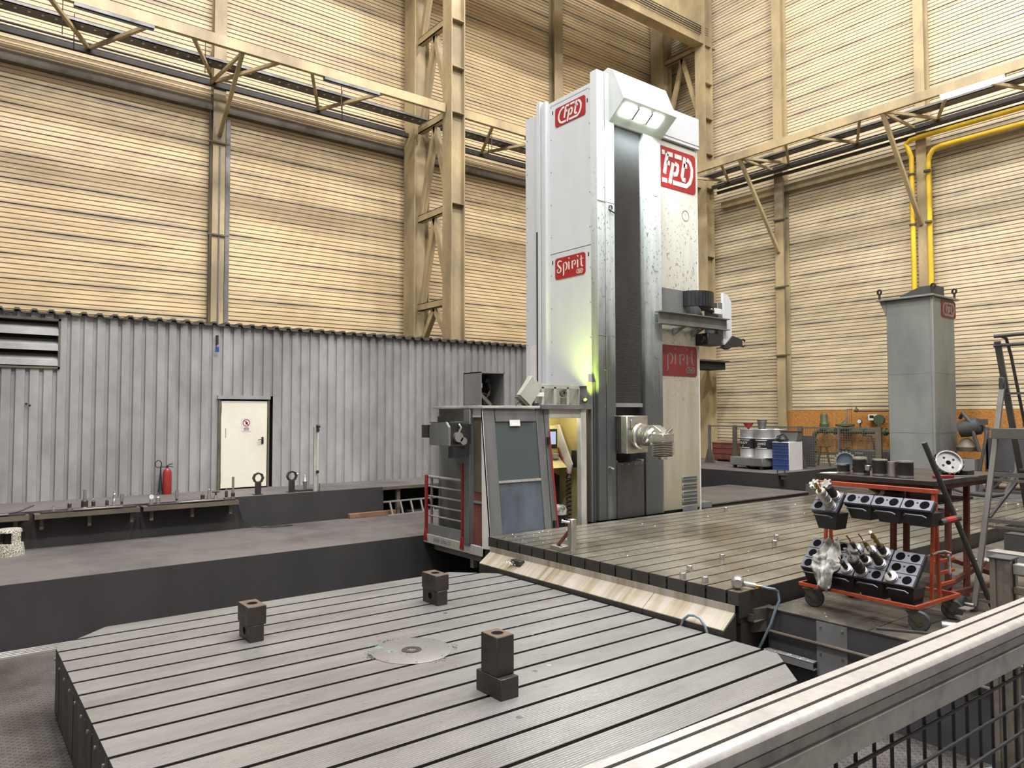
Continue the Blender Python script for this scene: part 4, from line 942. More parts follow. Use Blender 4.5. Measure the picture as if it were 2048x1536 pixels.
part('cooling_ring', mb, M['steel'], hd)
dsw = Vector((.35, -.75, -.55)).normalized()
part('swivel_joint', MB().lathe([(.19, 0), (.195, .06), (.17, .09), (.165, .16), (.13, .2), (0, .2)], Vector((hx-.03, 9.88, hz+.03)), dsw, 28), M['bright'], hd)
hb = part('head_box', MB().box(11.02, 11.36, 9.42, 9.72, 2.80, 2.97), M['steel'], hd, .012)
part('head_fins', MB().box(11.05, 11.33, 9.45, 9.69, 2.52, 2.80), M['block'], hd)
for k in range(8): part('head_fin', MB().box(11.02, 11.37, 9.42, 9.71, 2.545+.033*k, 2.562+.033*k), M['steel'], hd)
part('head_cap', MB().prism([(9.5, 2.97), (9.92, 2.97), (9.92, 3.13), (9.72, 3.13), (9.58, 3.05)], 'x', 11.1, 11.3), M['steel'], hd, .01)
part('head_nozzle', MB().cyl((11.25, 9.5, 2.97), (11.3, 9.42, 3.07), .05, .035, 10), M['bright'], hd)
part('spindle_nose', MB().cyl((11.19, 9.57, 2.52), (11.19, 9.57, 2.46), .09, .075, 20), M['bright'], hd)
for k in range(3): part('joint_window', MB().cbox((11.1+.07*k, 9.75-.03*k, 2.75+.06*k), (.035, .03, .035)), M['dark'], hd)
# hood with three LED panels under it
prof = [(YM, 10.52), (10.55, 10.56), (10.38, 10.45), (10.08, 9.76), (10.52, 9.40), (YM, 9.40)]
hood = pw('lamp_hood', MB().prism(prof, 'x', 10.72, 12.36), M['white_paint'], mm, .01, False)
uu = Vector((0, .44, -.36)).normalized(); nn = Vector((0, -.36, -.44)).normalized()
for x in (11.0, 11.42, 11.84):
    cpt = Vector((x, 10.25, 9.62)) + nn*.004
    vs = []
    for dd in (0, .02):
        for sx, su in ((-1, -1), (1, -1), (1, 1), (-1, 1)): vs.append(cpt + Vector((sx*.17, 0, 0)) + uu*(su*.12) + nn*dd)
    part('led_panel', MB().add(vs, [(3, 2, 1, 0), (4, 5, 6, 7), (0, 1, 5, 4), (1, 2, 6, 5), (2, 3, 7, 6), (3, 0, 4, 7)]), M['led'], hood, 0, False)
for x in (11.21, 11.63):
    cpt = Vector((x, 10.25, 9.62)) + nn*.02
    part('added_led_fin', MB().bar(cpt - uu*.13, cpt + uu*.13, .05, .05, nn), M['grey_paint'], hood)  # dark fins added so the glowing panels stay visibly apart
# wide right body with the big signs
pw('right_cover', MB().box(12.30, 13.77, YM-.01, YM+.02, 1.22, 9.5), M['right_cover'], mm, .005, False)
pw('right_top_box', MB().box(12.30, 13.82, YM-.07, YM+.02, 9.53, 10.26).box(10.6, 13.80, YM, 12.8, 10.06, 10.24), M['left_cover'], mm, .008, False)
pw('right_edge_strip', MB().box(13.77, 13.80, YM-.02, 12.85, 1.15, 9.5), M['sign_white'], mm, 0, False)
pw('top_box_lip', MB().box(12.30, 13.83, YM-.075, YM-.06, 9.60, 9.615), M['grey_paint'], mm, 0, False)
TR = lambda u, v, d: (11.80+u, YM-.01-d, 8.45+v)
s = sign(mm, 'company_sign', TR, 1.93, .92, M['red_sign'], None, None, .53)
RF = [[(.50,.88),(.62,.88)], [(.50,.12),(.72,.12)]] + FPT[1:]
part('sign_letters', fpt_on(lambda u, v, d: TR(.36+u*.94, .05+v, d+.012), .83, .0, .0, .125, RF), M['sign_white'], s)
TS = lambda u, v, d: (12.27+u, YM-.01-d, 4.205+v)
s = sign(mm, 'model_sign', TS, 1.43, .69, M['red_sign_dull'], None, None, .06)
k = MB(); strokes(k, [[(.02+p[0]*.80, .02+p[1]*.66, p[2] if len(p) > 2 else 1) for p in ln] for ln in SPIRIT[1:]], .036, lambda u, v, d: TS(u, v, d+.012), .006); part('sign_letters', k, M['cabin_grey'], s)
part('sign_small_letters', fpt_on(lambda u, v, d: TS(u, v, d+.012), .17, 1.02, .06, .09), M['cabin_grey'], s)
for k, h in enumerate((.13, .13, .15, .13, .13)):
    z = 1.95 - .165*k
    v = pw('vent_plate', MB().box(13.13, 13.66, YM-.03, YM-.01, z-h, z), M['grey_paint'], mm, .01)
    if k < 4: pw('vent_rib', MB().box(13.16, 13.63, YM-.036, YM-.03, z-h+.03, z-h+.04).box(13.16, 13.63, YM-.036, YM-.03, z-.04, z-.03), M['dark'], mm)
pw('round_port', MB().lathe([(.115, 0), (.125, 0), (.125, .006), (.115, .006), (.115, 0)], (13.36, YM-.01, 7.91), (0, -1, 0), 28), M['grey_paint'], mm)
e = pw('lifting_eye', MB().tube([(10.72+.045*math.cos(R(a)), YF-.03, 7.60+.045*math.sin(R(a))) for a in range(-40, 230, 30)], .014), M['black'], mm)
pw('eye_shank', MB().tube([(10.70, YF-.0, 7.57), (10.76, YF-.04, 7.52), (10.82, YF-.04, 7.5)], .016), M['black'], mm)
pw('cover_handle', MB().tube([(10.63, YF, 2.27), (10.65, YF-.06, 2.28), (10.72, YF-.07, 2.25)], .018), M['bright'], mm)
# machine bed under the column
bd = thing('machine_bed', 'long dark machine bed behind the clamping plate', 'machine bed', (10.36, 11.0, 0))
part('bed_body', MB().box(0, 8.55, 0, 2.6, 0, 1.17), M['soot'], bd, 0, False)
part('bed_cover', MB().box(3.95, 8.55, -.02, 2.6, 1.17, 1.20), M['sootfloor'], bd, 0, False)
# tool changer arm in front of the right body
tc = thing('tool_changer', 'tool changer bracket with a black cable drum on the right of the column', 'tool changer', (13.0, 10.4, 5.3))
pw('back_plate', MB().box(12.36, 13.75, 10.62, 10.68, 5.5, 6.15), M['cabin_grey'], tc, .004)
pw('support_rib', MB().prism([(10.4, 5.55), (10.62, 5.55), (10.62, 6.1)], 'x', 13.55, 13.6), M['cabin_grey'], tc)
pw('cross_beam', MB().ibeam((12.03, 10.38, 5.43), (14.43, 10.38, 5.43), .2, .27, .022, .014), M['cabin_grey'], tc, 0, False)
for x in (12.85, 13.5): pw('gusset', MB().prism([(10.3, 5.28), (10.68, 5.28), (10.68, 5.12)], 'x', x, x+.05), M['cabin_grey'], tc)
dr = pw('cable_drum', MB().lathe([(.44, 5.78), (.47, 5.78), (.47, 6.14), (.44, 6.14), (.44, 5.78)], (13.62, 10.72, 0), (0, 0, 1), 36), M['black'], tc, 0, False)
for k in range(36):
    a = R(10*k); part('drum_link', MB().bar((13.62+.475*math.cos(a), 10.72+.475*math.sin(a), 5.79), (13.62+.475*math.cos(a), 10.72+.475*math.sin(a), 6.13), .07, .012, (math.cos(a), math.sin(a), 0)), M['cardcase'], dr, 0, False)
part('drum_cables', MB().tube([(13.4, 10.35, 5.78), (13.7, 10.32, 5.72), (14.0, 10.35, 5.7)], .03).tube([(13.5, 10.4, 5.77), (13.75, 10.37, 5.68), (14.0, 10.4, 5.66)], .03), M['black'], dr)
pw('cable_plug', MB().cbox((14.02, 10.36, 5.71), (.28, .12, .13)), M['sign_white'], tc, .01)
pw('end_plate', MB().prism([(14.33, 4.97), (14.62, 4.97), (14.66, 5.06), (14.66, 6.0), (14.52, 6.16), (14.33, 6.18)], 'y', 10.40, 10.46), M['left_cover'], tc, .004)
pw('end_box', MB().box(14.15, 14.34, 10.42, 10.8, 5.0, 5.95), M['cabin_grey'], tc, .006)
pw('drive_motor', MB().box(13.68, 14.2, 10.35, 10.7, 4.93, 5.2).cyl((13.6, 10.5, 5.07), (13.75, 10.5, 5.07), .1), M['black'], tc, .01)
g = pw('gripper_arm', MB().prism([(14.66, 5.20), (15.05, 5.13), (15.05, 4.97), (14.66, 4.94), (14.5, 4.86), (14.3, 4.90)], 'y', 10.38, 10.5), M['black'], tc, .006)
part('gripper_finger', MB().tube([(15.04, 10.42, 5.12), (15.14, 10.42, 5.14), (15.2, 10.42, 5.1)], .022).tube([(15.04, 10.42, 4.98), (15.14, 10.42, 4.97), (15.2, 10.42, 5.0)], .022), M['black'], g)

# ================================================================ OPERATOR CABIN
CX = 7.58
cb = thing('operator_cabin', 'worn grey operator cabin with glass door beside the machine column', 'cabin', (CX, 10.36, .95))
pw('floor_frame', MB().box(CX-.01, CX+.06, 10.62, 12.63, .83, 1.0).box(CX, 10.25, 10.62, 10.7, .83, 1.0), M['worn_white'], cb, .006)
T = lambda u, v, d: (CX-.012-d, 11.95-u, .915+v)
pw('frame_number', font_mb('A049 2706 57', .11, T, .002), M['grey_paint'], cb)
pw('under_frame', MB().box(CX+.1, 10.2, 10.8, 12.4, .70, .83).box(CX+.1, CX+.2, 11.05, 11.15, .55, .7), M['grey_paint'], cb)
pw('kick_board', MB().box(CX+.02, CX+.05, 11.2, 12.6, 1.0, 1.2), M['grey_paint'], cb)
pw('floor_plate', MB().box(CX+.06, 10.3, 10.62, 12.63, .96, 1.0), M['grey_paint'], cb)
# guard rail at the rear of the platform
for y in (11.26, 12.55):
    pw('rail_post', MB().box(CX-.02, CX+.03, y-.03, y+.03, .88, 2.45 if y < 12 else 2.16).prism([(y-.07, .88), (y+.07, .88), (y+.03, 1.1), (y-.03, 1.1)], 'x', CX-.025, CX+.035), M['red_paint'], cb, .004)
for k in range(6):
    z = 2.12 - .19*k; pw('guard_rail', MB().tube([(CX+.06, 12.55, z), (CX+.06, 11.26, z)], .018 if k else .028, 10), M['alu'], cb)
pw('rail_stay', MB().box(CX+.05, CX+.08, 12.42, 12.47, 1.0, 2.12), M['grey_paint'], cb)
# left flank
pw('corner_column', MB().box(CX-.03, CX+.16, 10.98, 11.19, .98, 3.45), M['cabin_grey'], cb, .01)
pw('flank_panel', MB().prism([(10.66, 1.95), (10.98, 1.95), (10.98, 3.3), (10.66, 3.3)], 'x', CX+.06, CX+.1), M['steel_dark'], cb)
pw('flank_trim', MB().box(CX+.03, CX+.12, 10.66, 10.98, 3.3, 3.46), M['white_paint'], cb)
mb = MB()
ys = [10.66+.04*k for k in range(9)]
mb.add([(CX+.06+(.03 if k % 2 else 0), y, 1.95) for k, y in enumerate(ys)] + [(CX+.02+(.05 if k % 2 else 0), y-.01, .97) for k, y in enumerate(ys)], [(k, k+1, 9+k+1, 9+k) for k in range(8)])
pw('brown_curtain', mb, M['rust'], cb)
pw('flank_rail', MB().box(CX+.04, CX+.07, 10.66, 10.98, 1.75, 1.79), M['grey_paint'], cb)
def yp(z): return 10.64 - (3.46-z)*.114
pw('door_side', MB().prism([(10.67, 3.46), (10.64, .97), (yp(.99), .99), (yp(3.46), 3.46)], 'x', CX, CX+.05), M['sign_white'], cb, .004)
# leaning glazed front door
def lean(x0, x1, z0, z1, t0=.0, t1=.05): # a slab in the leaning door plane
    vs = []
    for z in (z0, z1):
        for dy in (-t0, t1):
            for x in (x0, x1): vs.append((x, yp(z)+dy, z))
    return MB().add(vs, [(0, 1, 3, 2), (4, 6, 7, 5), (0, 4, 5, 1), (2, 3, 7, 6), (0, 2, 6, 4), (1, 5, 7, 3)])
fd = pw('front_door', lean(CX, 7.845, .98, 3.46), M['cabin_grey'], cb, .006)
part('door_stile', lean(8.83, 9.14, .98, 3.46), M['cabin_grey'], fd, .006)
part('door_head', lean(7.86, 8.82, 3.22, 3.45), M['cabin_grey'], fd, .006)
part('door_glass', lean(7.845, 8.83, 2.15, 3.22, -.025, .035), M['glass'], fd, 0, False)
part('glass_bar', lean(7.845, 8.83, 2.12, 2.16, .0, .03), M['alu'], fd)
t = NT('blue_grey_panel'); c = t.mix(t.val(t.noise(1.5, (1, 1, .4)), .35, .7), rgb(96, 106, 116), rgb(70, 74, 80)); M['bluegrey'] = t.done(c, .3, .3)
part('lower_panel', lean(7.845, 8.83, .98, 2.12, -.02, .035), M['bluegrey'], fd, 0, False)
part('door_label', lean(8.18, 8.42, 3.14, 3.25, .004, 0), M['sign_white'], fd)
part('stile_groove', lean(9.0, 9.015, 1.0, 3.44, .004, 0), M['dark'], fd)
hr = part('red_handle_bar', MB().tube([(9.075, yp(3.03)-.05, 3.03), (9.105, yp(1.25)-.05, 1.25)], .016), M['red_paint'], fd)
for z in (2.85, 1.30): part('handle_bracket', MB().box(9.03, 9.08, yp(z)-.06, yp(z), z-.07, z+.07), M['black'], fd)
# roof and right-hand opening
pw('roof', MB().box(CX-.03, 10.22, 10.60, 12.3, 3.46, 3.51), M['worn_white'], cb, .006)
pw('roof_gutter', MB().box(8.9, 10.22, 10.56, 10.64, 3.45, 3.54), M['cabin_grey'], cb, .004)
pw('opening_header', MB().box(9.14, 10.1, 10.62, 10.68, 3.28, 3.46), M['worn_white'], cb, .004)
pw('opening_post', MB().box(9.95, 10.1, 10.6, 10.72, 1.0, 3.46), M['worn_white'], cb, .006)
pw('post_gap', MB().box(10.1, 10.17, 10.68, 10.74, 1.0, 3.5), M['dark'], cb)
pw('cabin_back', MB().box(CX+.1, 10.3, 12.2, 12.25, 1.0, 3.46), M['grey_paint'], cb)
pw('inner_wall', MB().box(9.5, 10.3, 11.55, 11.6, 2.0, 3.46), M['cream_panel'], cb)
pw('inner_right_wall', MB().box(10.22, 10.27, 10.75, 12.2, 1.0, 3.46), M['cream_panel'], cb)
# console: slanted desk with monitor
cs = pw('control_console', MB().box(9.5, 10.03, 11.30, 11.5, 2.55, 3.12), M['cream_panel'], cb, .01)
part('monitor_frame', MB().box(9.58, 9.93, 11.285, 11.3, 2.66, 3.05), M['black'], cs)
part('monitor_screen', MB().box(9.62, 9.89, 11.28, 11.286, 2.74, 3.00), M['screen'], cs)
part('keypad', MB().prism([(11.0, 2.28), (11.3, 2.52), (11.3, 2.3)], 'x', 9.5, 9.95), M['cream_panel'], cs)
pn = pw('slanted_side_panel', MB().prism([(10.9, 2.35), (11.02, 2.02), (11.38, 2.75), (11.5, 3.14), (11.3, 3.14)], 'x', 9.98, 10.02), M['sign_white'], cb, .004)
mb = MB().tube([(9.97, 11.02, 2.12), (9.96, 10.98, 2.12), (9.96, 11.28, 2.66), (9.97, 11.3, 2.66)], .018); part('red_grab_handle', mb, M['red_paint'], pn)
pw('paper_roll', MB().box(9.7, 9.86, 11.15, 11.3, 2.45, 2.56), M['rag'], cb, .01)
pw('console_leg', MB().prism([(9.65, 1.0), (10.0, 1.0), (10.0, 2.1), (9.75, 2.2)], 'y', 11.3, 11.6), M['black'], cb)
pw('pendant_box', MB().box(10.06, 10.2, 10.85, 11.0, 2.28, 2.62), M['black'], cb, .006)
pts = []
for k in range(90):
    a = k*.9; z = 2.2 - k*.0125; pts.append((9.98+.05*math.cos(a), 11.0+.05*math.sin(a), z))
pw('spiral_cable', MB().tube(pts, .012, 6), M['black'], cb)
pw('waste_bin', MB().cyl((9.72, 11.0, 1.0), (9.72, 11.0, 1.45), .12, .14), M['black'], cb)
bg = pw('bin_bag', MB().lathe([(.15, 1.36), (.155, 1.46), (.13, 1.52), (.08, 1.55), (0, 1.54)], (9.72, 11.0, 0)), M['rag'], cb)
# machine side strips between cabin and column
for x, w, mk in ((10.235, .05, 'cabin_grey'), (10.31, .05, 'front_cover')): pw('guide_strip', MB().box(x, x+w, 10.60, 10.72, 1.2, 4.0 if mk != 'dark' else 3.5), M[mk], mm)
# carriage frame above the roof
fr = pw('carriage_frame', MB().box(9.28, 10.29, 11.0, 11.05, 3.86, 3.95).box(9.28, 9.34, 11.0, 11.3, 3.51, 3.9).box(9.60, 9.66, 11.0, 11.3, 3.51, 3.9).box(9.95, 10.0, 11.0, 11.3, 3.51, 3.9).box(10.3, 10.29, 11.0, 11.3, 3.51, 3.9).box(9.28, 10.29, 11.28, 11.32, 3.51, 3.9), M['worn_white'], cb, .004)
pw('lifting_lug', MB().cyl((9.80, 10.95, 3.52), (9.80, 10.95, 3.68), .055).lathe([(.035, -.03), (.08, -.03), (.08, .03), (.035, .03), (.035, -.03)], (9.80, 10.95, 3.78), (0, 1, 0), 16), M['steel_dark'], cb)
pw('socket_box', MB().box(9.1, 9.3, 10.95, 11.0, 3.70, 3.78), M['sign_white'], cb, .004)
# electrical box, open to the front
eb = pw('valve_box', MB().box(CX, CX+.02, 10.68, 11.23, 3.51, 4.12).box(CX, 8.12, 10.68, 11.23, 4.10, 4.12).box(8.10, 8.12, 10.68, 11.23, 3.51, 4.12).box(CX, 8.12, 11.21, 11.23, 3.51, 4.12), M['grey_paint'], cb)
part('valve_box_back', MB().box(CX+.02, 8.1, 11.18, 11.21, 3.51, 4.1), M['dark'], eb)
part('valve_hose', MB().tube([(7.75, 10.95, 3.6), (7.78, 10.9, 3.75), (7.9, 10.88, 3.7), (7.98, 10.92, 3.85), (7.9, 10.95, 4.0)], .016).tube([(7.8, 10.9, 3.55), (7.85, 10.86, 3.68), (7.95, 10.9, 3.8), (7.93, 10.95, 3.95)], .014), M['pipe_dark'], eb)
part('valve_block', MB().cbox((7.85, 10.95, 3.6), (.12, .1, .14)).cbox((7.9, 10.95, 3.98), (.1, .08, .08)), M['black'], eb, .006)
part('valve_knob', MB().cyl((7.72, 10.85, 3.84), (7.72, 10.85, 3.92), .018), M['bright'], eb)
part('sloping_bracket', MB().bar((7.62, 10.75, 3.72), (7.85, 10.75, 3.52), .04, .06), M['steel_dark'], eb)
# tilted junction box on the roof
tl = pw('tilted_box', MB(), M['white_paint'], cb) if False else None
def rotbox(c, d, ry, name, m, parent, bev=.006):
    mb = MB().cbox((0, 0, 0), d); Mx = Matrix.Translation(c) @ Matrix.Rotation(ry, 4, 'Y'); mb.v = [tuple(Mx @ Vector(p)) for p in mb.v]; return pw(name, mb, m, parent, bev)
rotbox((8.97, 11.0, 3.81), (.34, .12, .48), R(38), 'tilted_box', M['worn_white'], cb)
rotbox((8.77, 11.0, 3.60), (.30, .13, .03), R(38), 'box_foot', M['steel_dark'], cb)
pw('box_cable', MB().tube([(8.75, 10.98, 3.6), (8.62, 10.95, 3.56), (8.56, 10.9, 3.52)], .012), M['black'], cb)
pw('roof_knob', MB().lathe([(0, 0), (.06, 0), (.06, .06), (.03, .1), (0, .1)], (9.08, 10.95, 3.51)), M['black'], cb)
# drive unit on the left flank
du = pw('drive_unit', MB().prism([(10.84, 2.80), (11.49, 2.80), (11.49, 3.13), (11.40, 3.22), (10.93, 3.22), (10.84, 3.13)], 'x', 7.0, 7.05).box(7.0, 7.5, 11.1, 11.49, 3.2, 3.22), M['cabin_grey'], cb, .006)
part('drive_inside', MB().box(7.06, 7.5, 10.87, 11.4, 2.82, 3.18), M['dark'], du)
part('drive_clamp', MB().cyl((7.2, 10.80, 2.95), (7.2, 10.88, 2.95), .09).cyl((7.3, 10.8, 2.88), (7.3, 10.88, 2.88), .07).tube([(7.2, 10.82, 3.02), (7.24, 10.8, 3.12), (7.22, 10.84, 3.18)], .02), M['steel'], du)
part('terminal_box', MB().box(6.98, 7.1, 11.5, 11.72, 2.93, 3.16), M['black'], du)
part('chain_link', MB().box(7.1, 7.45, 10.86, 11.0, 2.58, 2.78), M['black'], du)
part('top_valve', MB().box(7.0, 7.2, 10.95, 11.2, 3.22, 3.32), M['black'], du)
# work lamp on the cabin roof that throws its yellow green beam up the column edge
wl_ = pw('beam_lamp', MB().cyl((10.02, 10.60, 3.62), (10.02, 10.53, 3.62), .05), M['black'], cb)
# ================================================================ TOOL TROLLEY
tr = thing('tool_trolley', 'orange tool trolley on casters in front of the clamping plate', 'trolley', (8.40, 5.03, 1.0), R(-3.3))
# local frame: x into the trolley, y runs back (the long side runs towards -y)
U = 1.40; DPT = 1.0
for p0, p1 in (((0, 0, .26), (0, -U, .26)), ((DPT, 0, .26), (DPT, -U, .26))): part('frame_rail', MB().bar(p0, p1, .03, .04), M['orange'], tr, .003)
for y in (0, -U): part('frame_rail', MB().bar((0, y, .26), (DPT, y, .26), .03, .04), M['orange'], tr, .003)
for y in (-.07, -U+.03):
    for xb, xt in ((.42, .53), (.60, .56)):
        part('upright', MB().bar((xb, y, .28), (xt, y-.0, 1.47), .036, .036, (1, 0, 0)), M['orange'], tr, .003)
part('top_rail', MB().bar((.52, .12, 1.475), (.52, -U-.02, 1.475), .05, .05), M['orange'], tr, .003)
for z in (.42, .55, .68):
    part('cross_rail', MB().bar((.6, -U+.03, z), (.95, -U+.03, z), .03, .03), M['orange'], tr)
part('push_handle', MB().tube([(.48, -U-.06, 1.14), (.82, -U-.10, 1.17)], .035, 10), M['rubber'], tr)
part('handle_grip', MB().tube([(.57, -U-.07, 1.15), (.73, -U-.09, 1.162)], .038, 10), M['red_paint'], tr)
def caster(x, y, rz):
    c = part('caster', MB().cbox((0, 0, .225), (.12, .1, .012)), M['oliv'], tr); c.location = (x, y, 0); c.rotation_euler = (0, 0, rz)
    part('fork', MB().prism([(-.055, .22), (.055, .22), (.11, .11), (.06, .08), (-.01, .15)], 'y', -.035, -.029).prism([(-.055, .22), (.055, .22), (.11, .11), (.06, .08), (-.01, .15)], 'y', .029, .035), M['oliv'], c)
    part('wheel', MB().lathe([(.05, -.025), (.10, -.025), (.112, -.01), (.112, .01), (.10, .025), (.05, .025), (.05, -.025)], (.075, 0, .112), (0, 1, 0), 24), M['rubber'], c)
    part('hub', MB().cyl((.075, -.03, .112), (.075, .03, .112), .05), M['oliv'], c)
caster(.02, -.10, R(-60)); caster(.04, -U+.06, R(-75)); caster(.80, -.12, R(-40)); caster(.82, -U+.08, R(-60))
part('tow_plate', MB().cbox((.80, -U-.16, .17), (.16, .1, .012)), M['steel'], tr)
# cassettes: tilted boxes of tool sockets, hung on the trolley in two tiers
TH = R(48)
class Fr: pass
def cassette(u, rows, x0, z0, label, name='tool_cassette', w=.335):
    c = thing(name, label, 'tool cassette', (0, 0, 0), 0, 'tool cassettes on the trolley')
    Mx = tr.matrix_basis @ Matrix.Translation((x0, -u, z0)) @ Matrix(((0, math.cos(TH), -math.sin(TH), 0), (-1, 0, 0, 0), (0, math.sin(TH), math.cos(TH), 0), (0, 0, 0, 1)))
    c.matrix_basis = Mx   # local: x along the row to the right, y up the slope, z out of the face
    rh = .145
    for r in range(rows):
        pd = part('socket_row', MB().box(.003, w-.003, r*rh+.003, (r+1)*rh-.002, -.035, 0), M['cassette_top'], c, .003)
        for sx in (.085, .25):
            part('socket', MB().lathe([(0, .0), (.052, .0), (.052, .0012), (0, .0012)], (sx, (r+.5)*rh, 0)), M['hole'], pd)
        part('socket_screw', MB().cyl((.168, (r+.5)*rh+.02, 0), (.168, (r+.5)*rh+.02, .002), .012, n=8), M['dark'], pd)
    H = rows*rh
    part('cassette_body', MB().box(0, w, 0, H, -.075, -.036), M['cardcase'], c)
    # bin hanging straight down below the front edge, with a bent lip
    ct, sn = math.cos(TH), math.sin(TH)
    def L(x, i, d): return (x, .005 + ct*i - sn*d, -.055 - sn*i - ct*d)   # i: level inwards, d: straight down
    dd = .20 if rows > 1 else .16
    vs = [L(.01, 0, .0), L(w-.01, 0, .0), L(w-.01, .26, .0), L(.01, .26, .0), L(.05, .05, dd), L(w-.05, .05, dd), L(w-.05, .26, dd), L(.05, .26, dd)]
    part('bin', MB().add(vs, [(3, 2, 1, 0), (4, 5, 6, 7), (0, 1, 5, 4), (1, 2, 6, 5), (2, 3, 7, 6), (3, 0, 4, 7)]), M['cardcase'], c, .004)
    part('bin_lip', MB().tube([L(.03, -.012, .045), L(.05, -.02, .03), L(w*.7, -.02, .03), L(w-.06, -.016, .05)], .009, 6), M['cassette_top'], c)
    return c, Mx
lower = []
wc = ('first', 'second', 'third', 'rightmost')
for k in range(4):
    lower.append(cassette(.01+.345*k, 3, .0, .475, ['lower black cassette with six empty sockets at the left end, partly under the rag', 'lower black cassette under the rag and the small holders, second from the left', 'lower black cassette full of drills and holders, third from the left', 'lower right black cassette holding one flat disc and empty sockets'][k]))
upper = [cassette(.13, 2, .05, 1.185, 'upper left black cassette holding three tools')]
for k in range(3): upper.append(cassette(.49+.340*k, 1, .17, 1.295, ['upper black cassette with two empty sockets, second from the left', 'upper black cassette with two empty sockets, third from the left', 'upper right black cassette with two empty sockets by the orange upright'][k]))
def ctool(cas, r, j, label, flange, stack, m='block'):
    """tool in a socket; stack: list of (radius, length, material) from the flange outward"""
    Mx = cas[1]; t = thing('tool_holder', label, 'tool', (0, 0, 0), 0, 'tools in the trolley cassettes')
    t.matrix_basis = Mx @ Matrix.Translation((.085 if j == 0 else .25, (r+.5)*.145, .0015))
    part('flange', MB().lathe([(0, 0), (flange, 0), (flange, .012), (flange*.88, .016), (flange*.88, .022), (flange, .026), (flange, .038), (flange*.7, .042), (0, .042)], n=22), M['steel'], t)
    z = .04
    for i, s in enumerate(stack):
        rr, L, mk = s[:3]; kind = s[3] if len(s) > 3 else ''
        if kind == 'drill':
            mb = MB(); n = 26
            for ph in (0, math.pi): mb.tube([(rr*.5*math.cos(ph+10*k/n), rr*.5*math.sin(ph+10*k/n), z+L*k/n) for k in range(n+1)], rr*.62, 6)
            part('twist_drill', mb, M[mk], t)
        elif kind == 'cutter':
            mb = MB().cyl((0, 0, z), (0, 0, z+L), rr*.8, rr*.85)
            for k in range(6):
                a = R(60*k); mb.cbox((rr*.95*math.cos(a), rr*.95*math.sin(a), z+L*.75), (rr*.5, rr*.5, L*.6))
            part('cutter_head', mb, M[mk], t)
        elif kind == 'cone': part('collet', MB().lathe([(0, z), (rr, z), (rr*.6, z+L), (0, z+L)], n=16), M[mk], t)
        elif kind == 'bands':
            part('holder_body', MB().lathe([(0, z), (rr*.9, z), (rr, z+.01), (rr, z+L*.3), (rr*.93, z+L*.31), (rr*.93, z+L*.36), (rr, z+L*.37), (rr, z+L*.72), (rr*.94, z+L*.73), (rr*.94, z+L*.8), (rr, z+L*.81), (rr, z+L*.95), (rr*.85, z+L), (0, z+L)], n=22), M[mk], t)
        else: part('holder_body' if i == 0 else 'shank', MB().lathe([(0, z), (rr, z), (rr, z+L*.93), (rr*.85, z+L), (0, z+L)], n=16), M[mk], t)
        z += L
    return t
ctool(upper[0], 1, 0, 'black holder with a bright milling head at the back left of the upper left cassette', .06, [(.045, .14, 'block'), (.055, .06, 'bright', 'cutter')])
ctool(upper[0], 1, 1, 'black holder with a bright milling head at the back right of the upper left cassette', .065, [(.05, .16, 'block'), (.058, .06, 'bright', 'cutter')])
ctool(upper[0], 0, 1, 'big banded holder with a gold drill in the upper left cassette', .066, [(.058, .26, 'steel', 'bands'), (.024, .14, 'brass', 'drill'), (.02, .02, 'bright')])
ctool(lower[1], 0, 1, 'small black holder with a thin pin just right of the rag', .062, [(.028, .12, 'block'), (.006, .08, 'block')])
ctool(lower[2], 0, 0, 'largest banded holder with a dark twist drill leaning left in the middle', .066, [(.06, .22, 'block', 'bands'), (.035, .03, 'bright', 'cone'), (.018, .17, 'steel', 'drill')])
ctool(lower[1], 2, 1, 'flat bright flange with a slim pin behind the rag', .066, [(.026, .09, 'block'), (.014, .03, 'bright'), (.010, .12, 'brass')])
ctool(lower[2], 1, 0, 'short black collet holder with a needle in the middle of the third cassette', .062, [(.04, .07, 'block'), (.03, .05, 'block'), (.007, .12, 'block')])
ctool(lower[2], 2, 0, 'gold tapered holder with a long thin tip at the top of the third cassette', .066, [(.032, .15, 'brass', 'cone'), (.018, .03, 'bright'), (.007, .13, 'brass')])
ctool(lower[2], 1, 1, 'grey tapered holder with a bright drill beside the rightmost cassette', .066, [(.05, .2, 'block', 'cone'), (.018, .09, 'bright', 'drill')])
ctool(lower[2], 2, 1, 'thick gold twist drill in a black sleeve, tallest on the trolley', .068, [(.042, .11, 'block'), (.026, .24, 'brass', 'drill'), (.022, .02, 'bright')])
ctool(lower[3], 0, 0, 'flat bright disc with a short stub in the lower right cassette', .066, [(.016, .06, 'block')])
# rag draped over the cassettes
mb = MB(); nu, nv = 15, 22; Mx = lower[0][1]; vs = []
for j in range(nv+1):
    v = j/nv
    for i in range(nu+1):
        q = i/nu
        # v: from the upper end of the cassettes (0) down over the front edge (1)
        wtop = .10 + .30*min(1, v*2.6) if v < .42 else max(.20, .40-.45*(v-.42))
        uu_ = .30 - .02*math.sin(5*v) + (q-.35)*wtop
        s = .42 - v*.62 + .05*(q-.5)*(v < .5)
        if v < .42: s -= .10*q*v*2
        lift = .035 + .032*math.sin(9*q+5*v+1.5*math.sin(6*v)) + .022*math.sin(21*q-9*v) + .012*math.sin(33*v+8*q) + .03*math.exp(-((q-.15)/.18)**2)*(1-v)
        if s > 0: p = Mx @ Vector((uu_, s, lift))
        else: p = Mx @ Vector((uu_, 0, lift)) + Vector((-.035, 0, 1.0*s*1.15 + .02*math.sin(8*q)))
        vs.append(tuple(p))
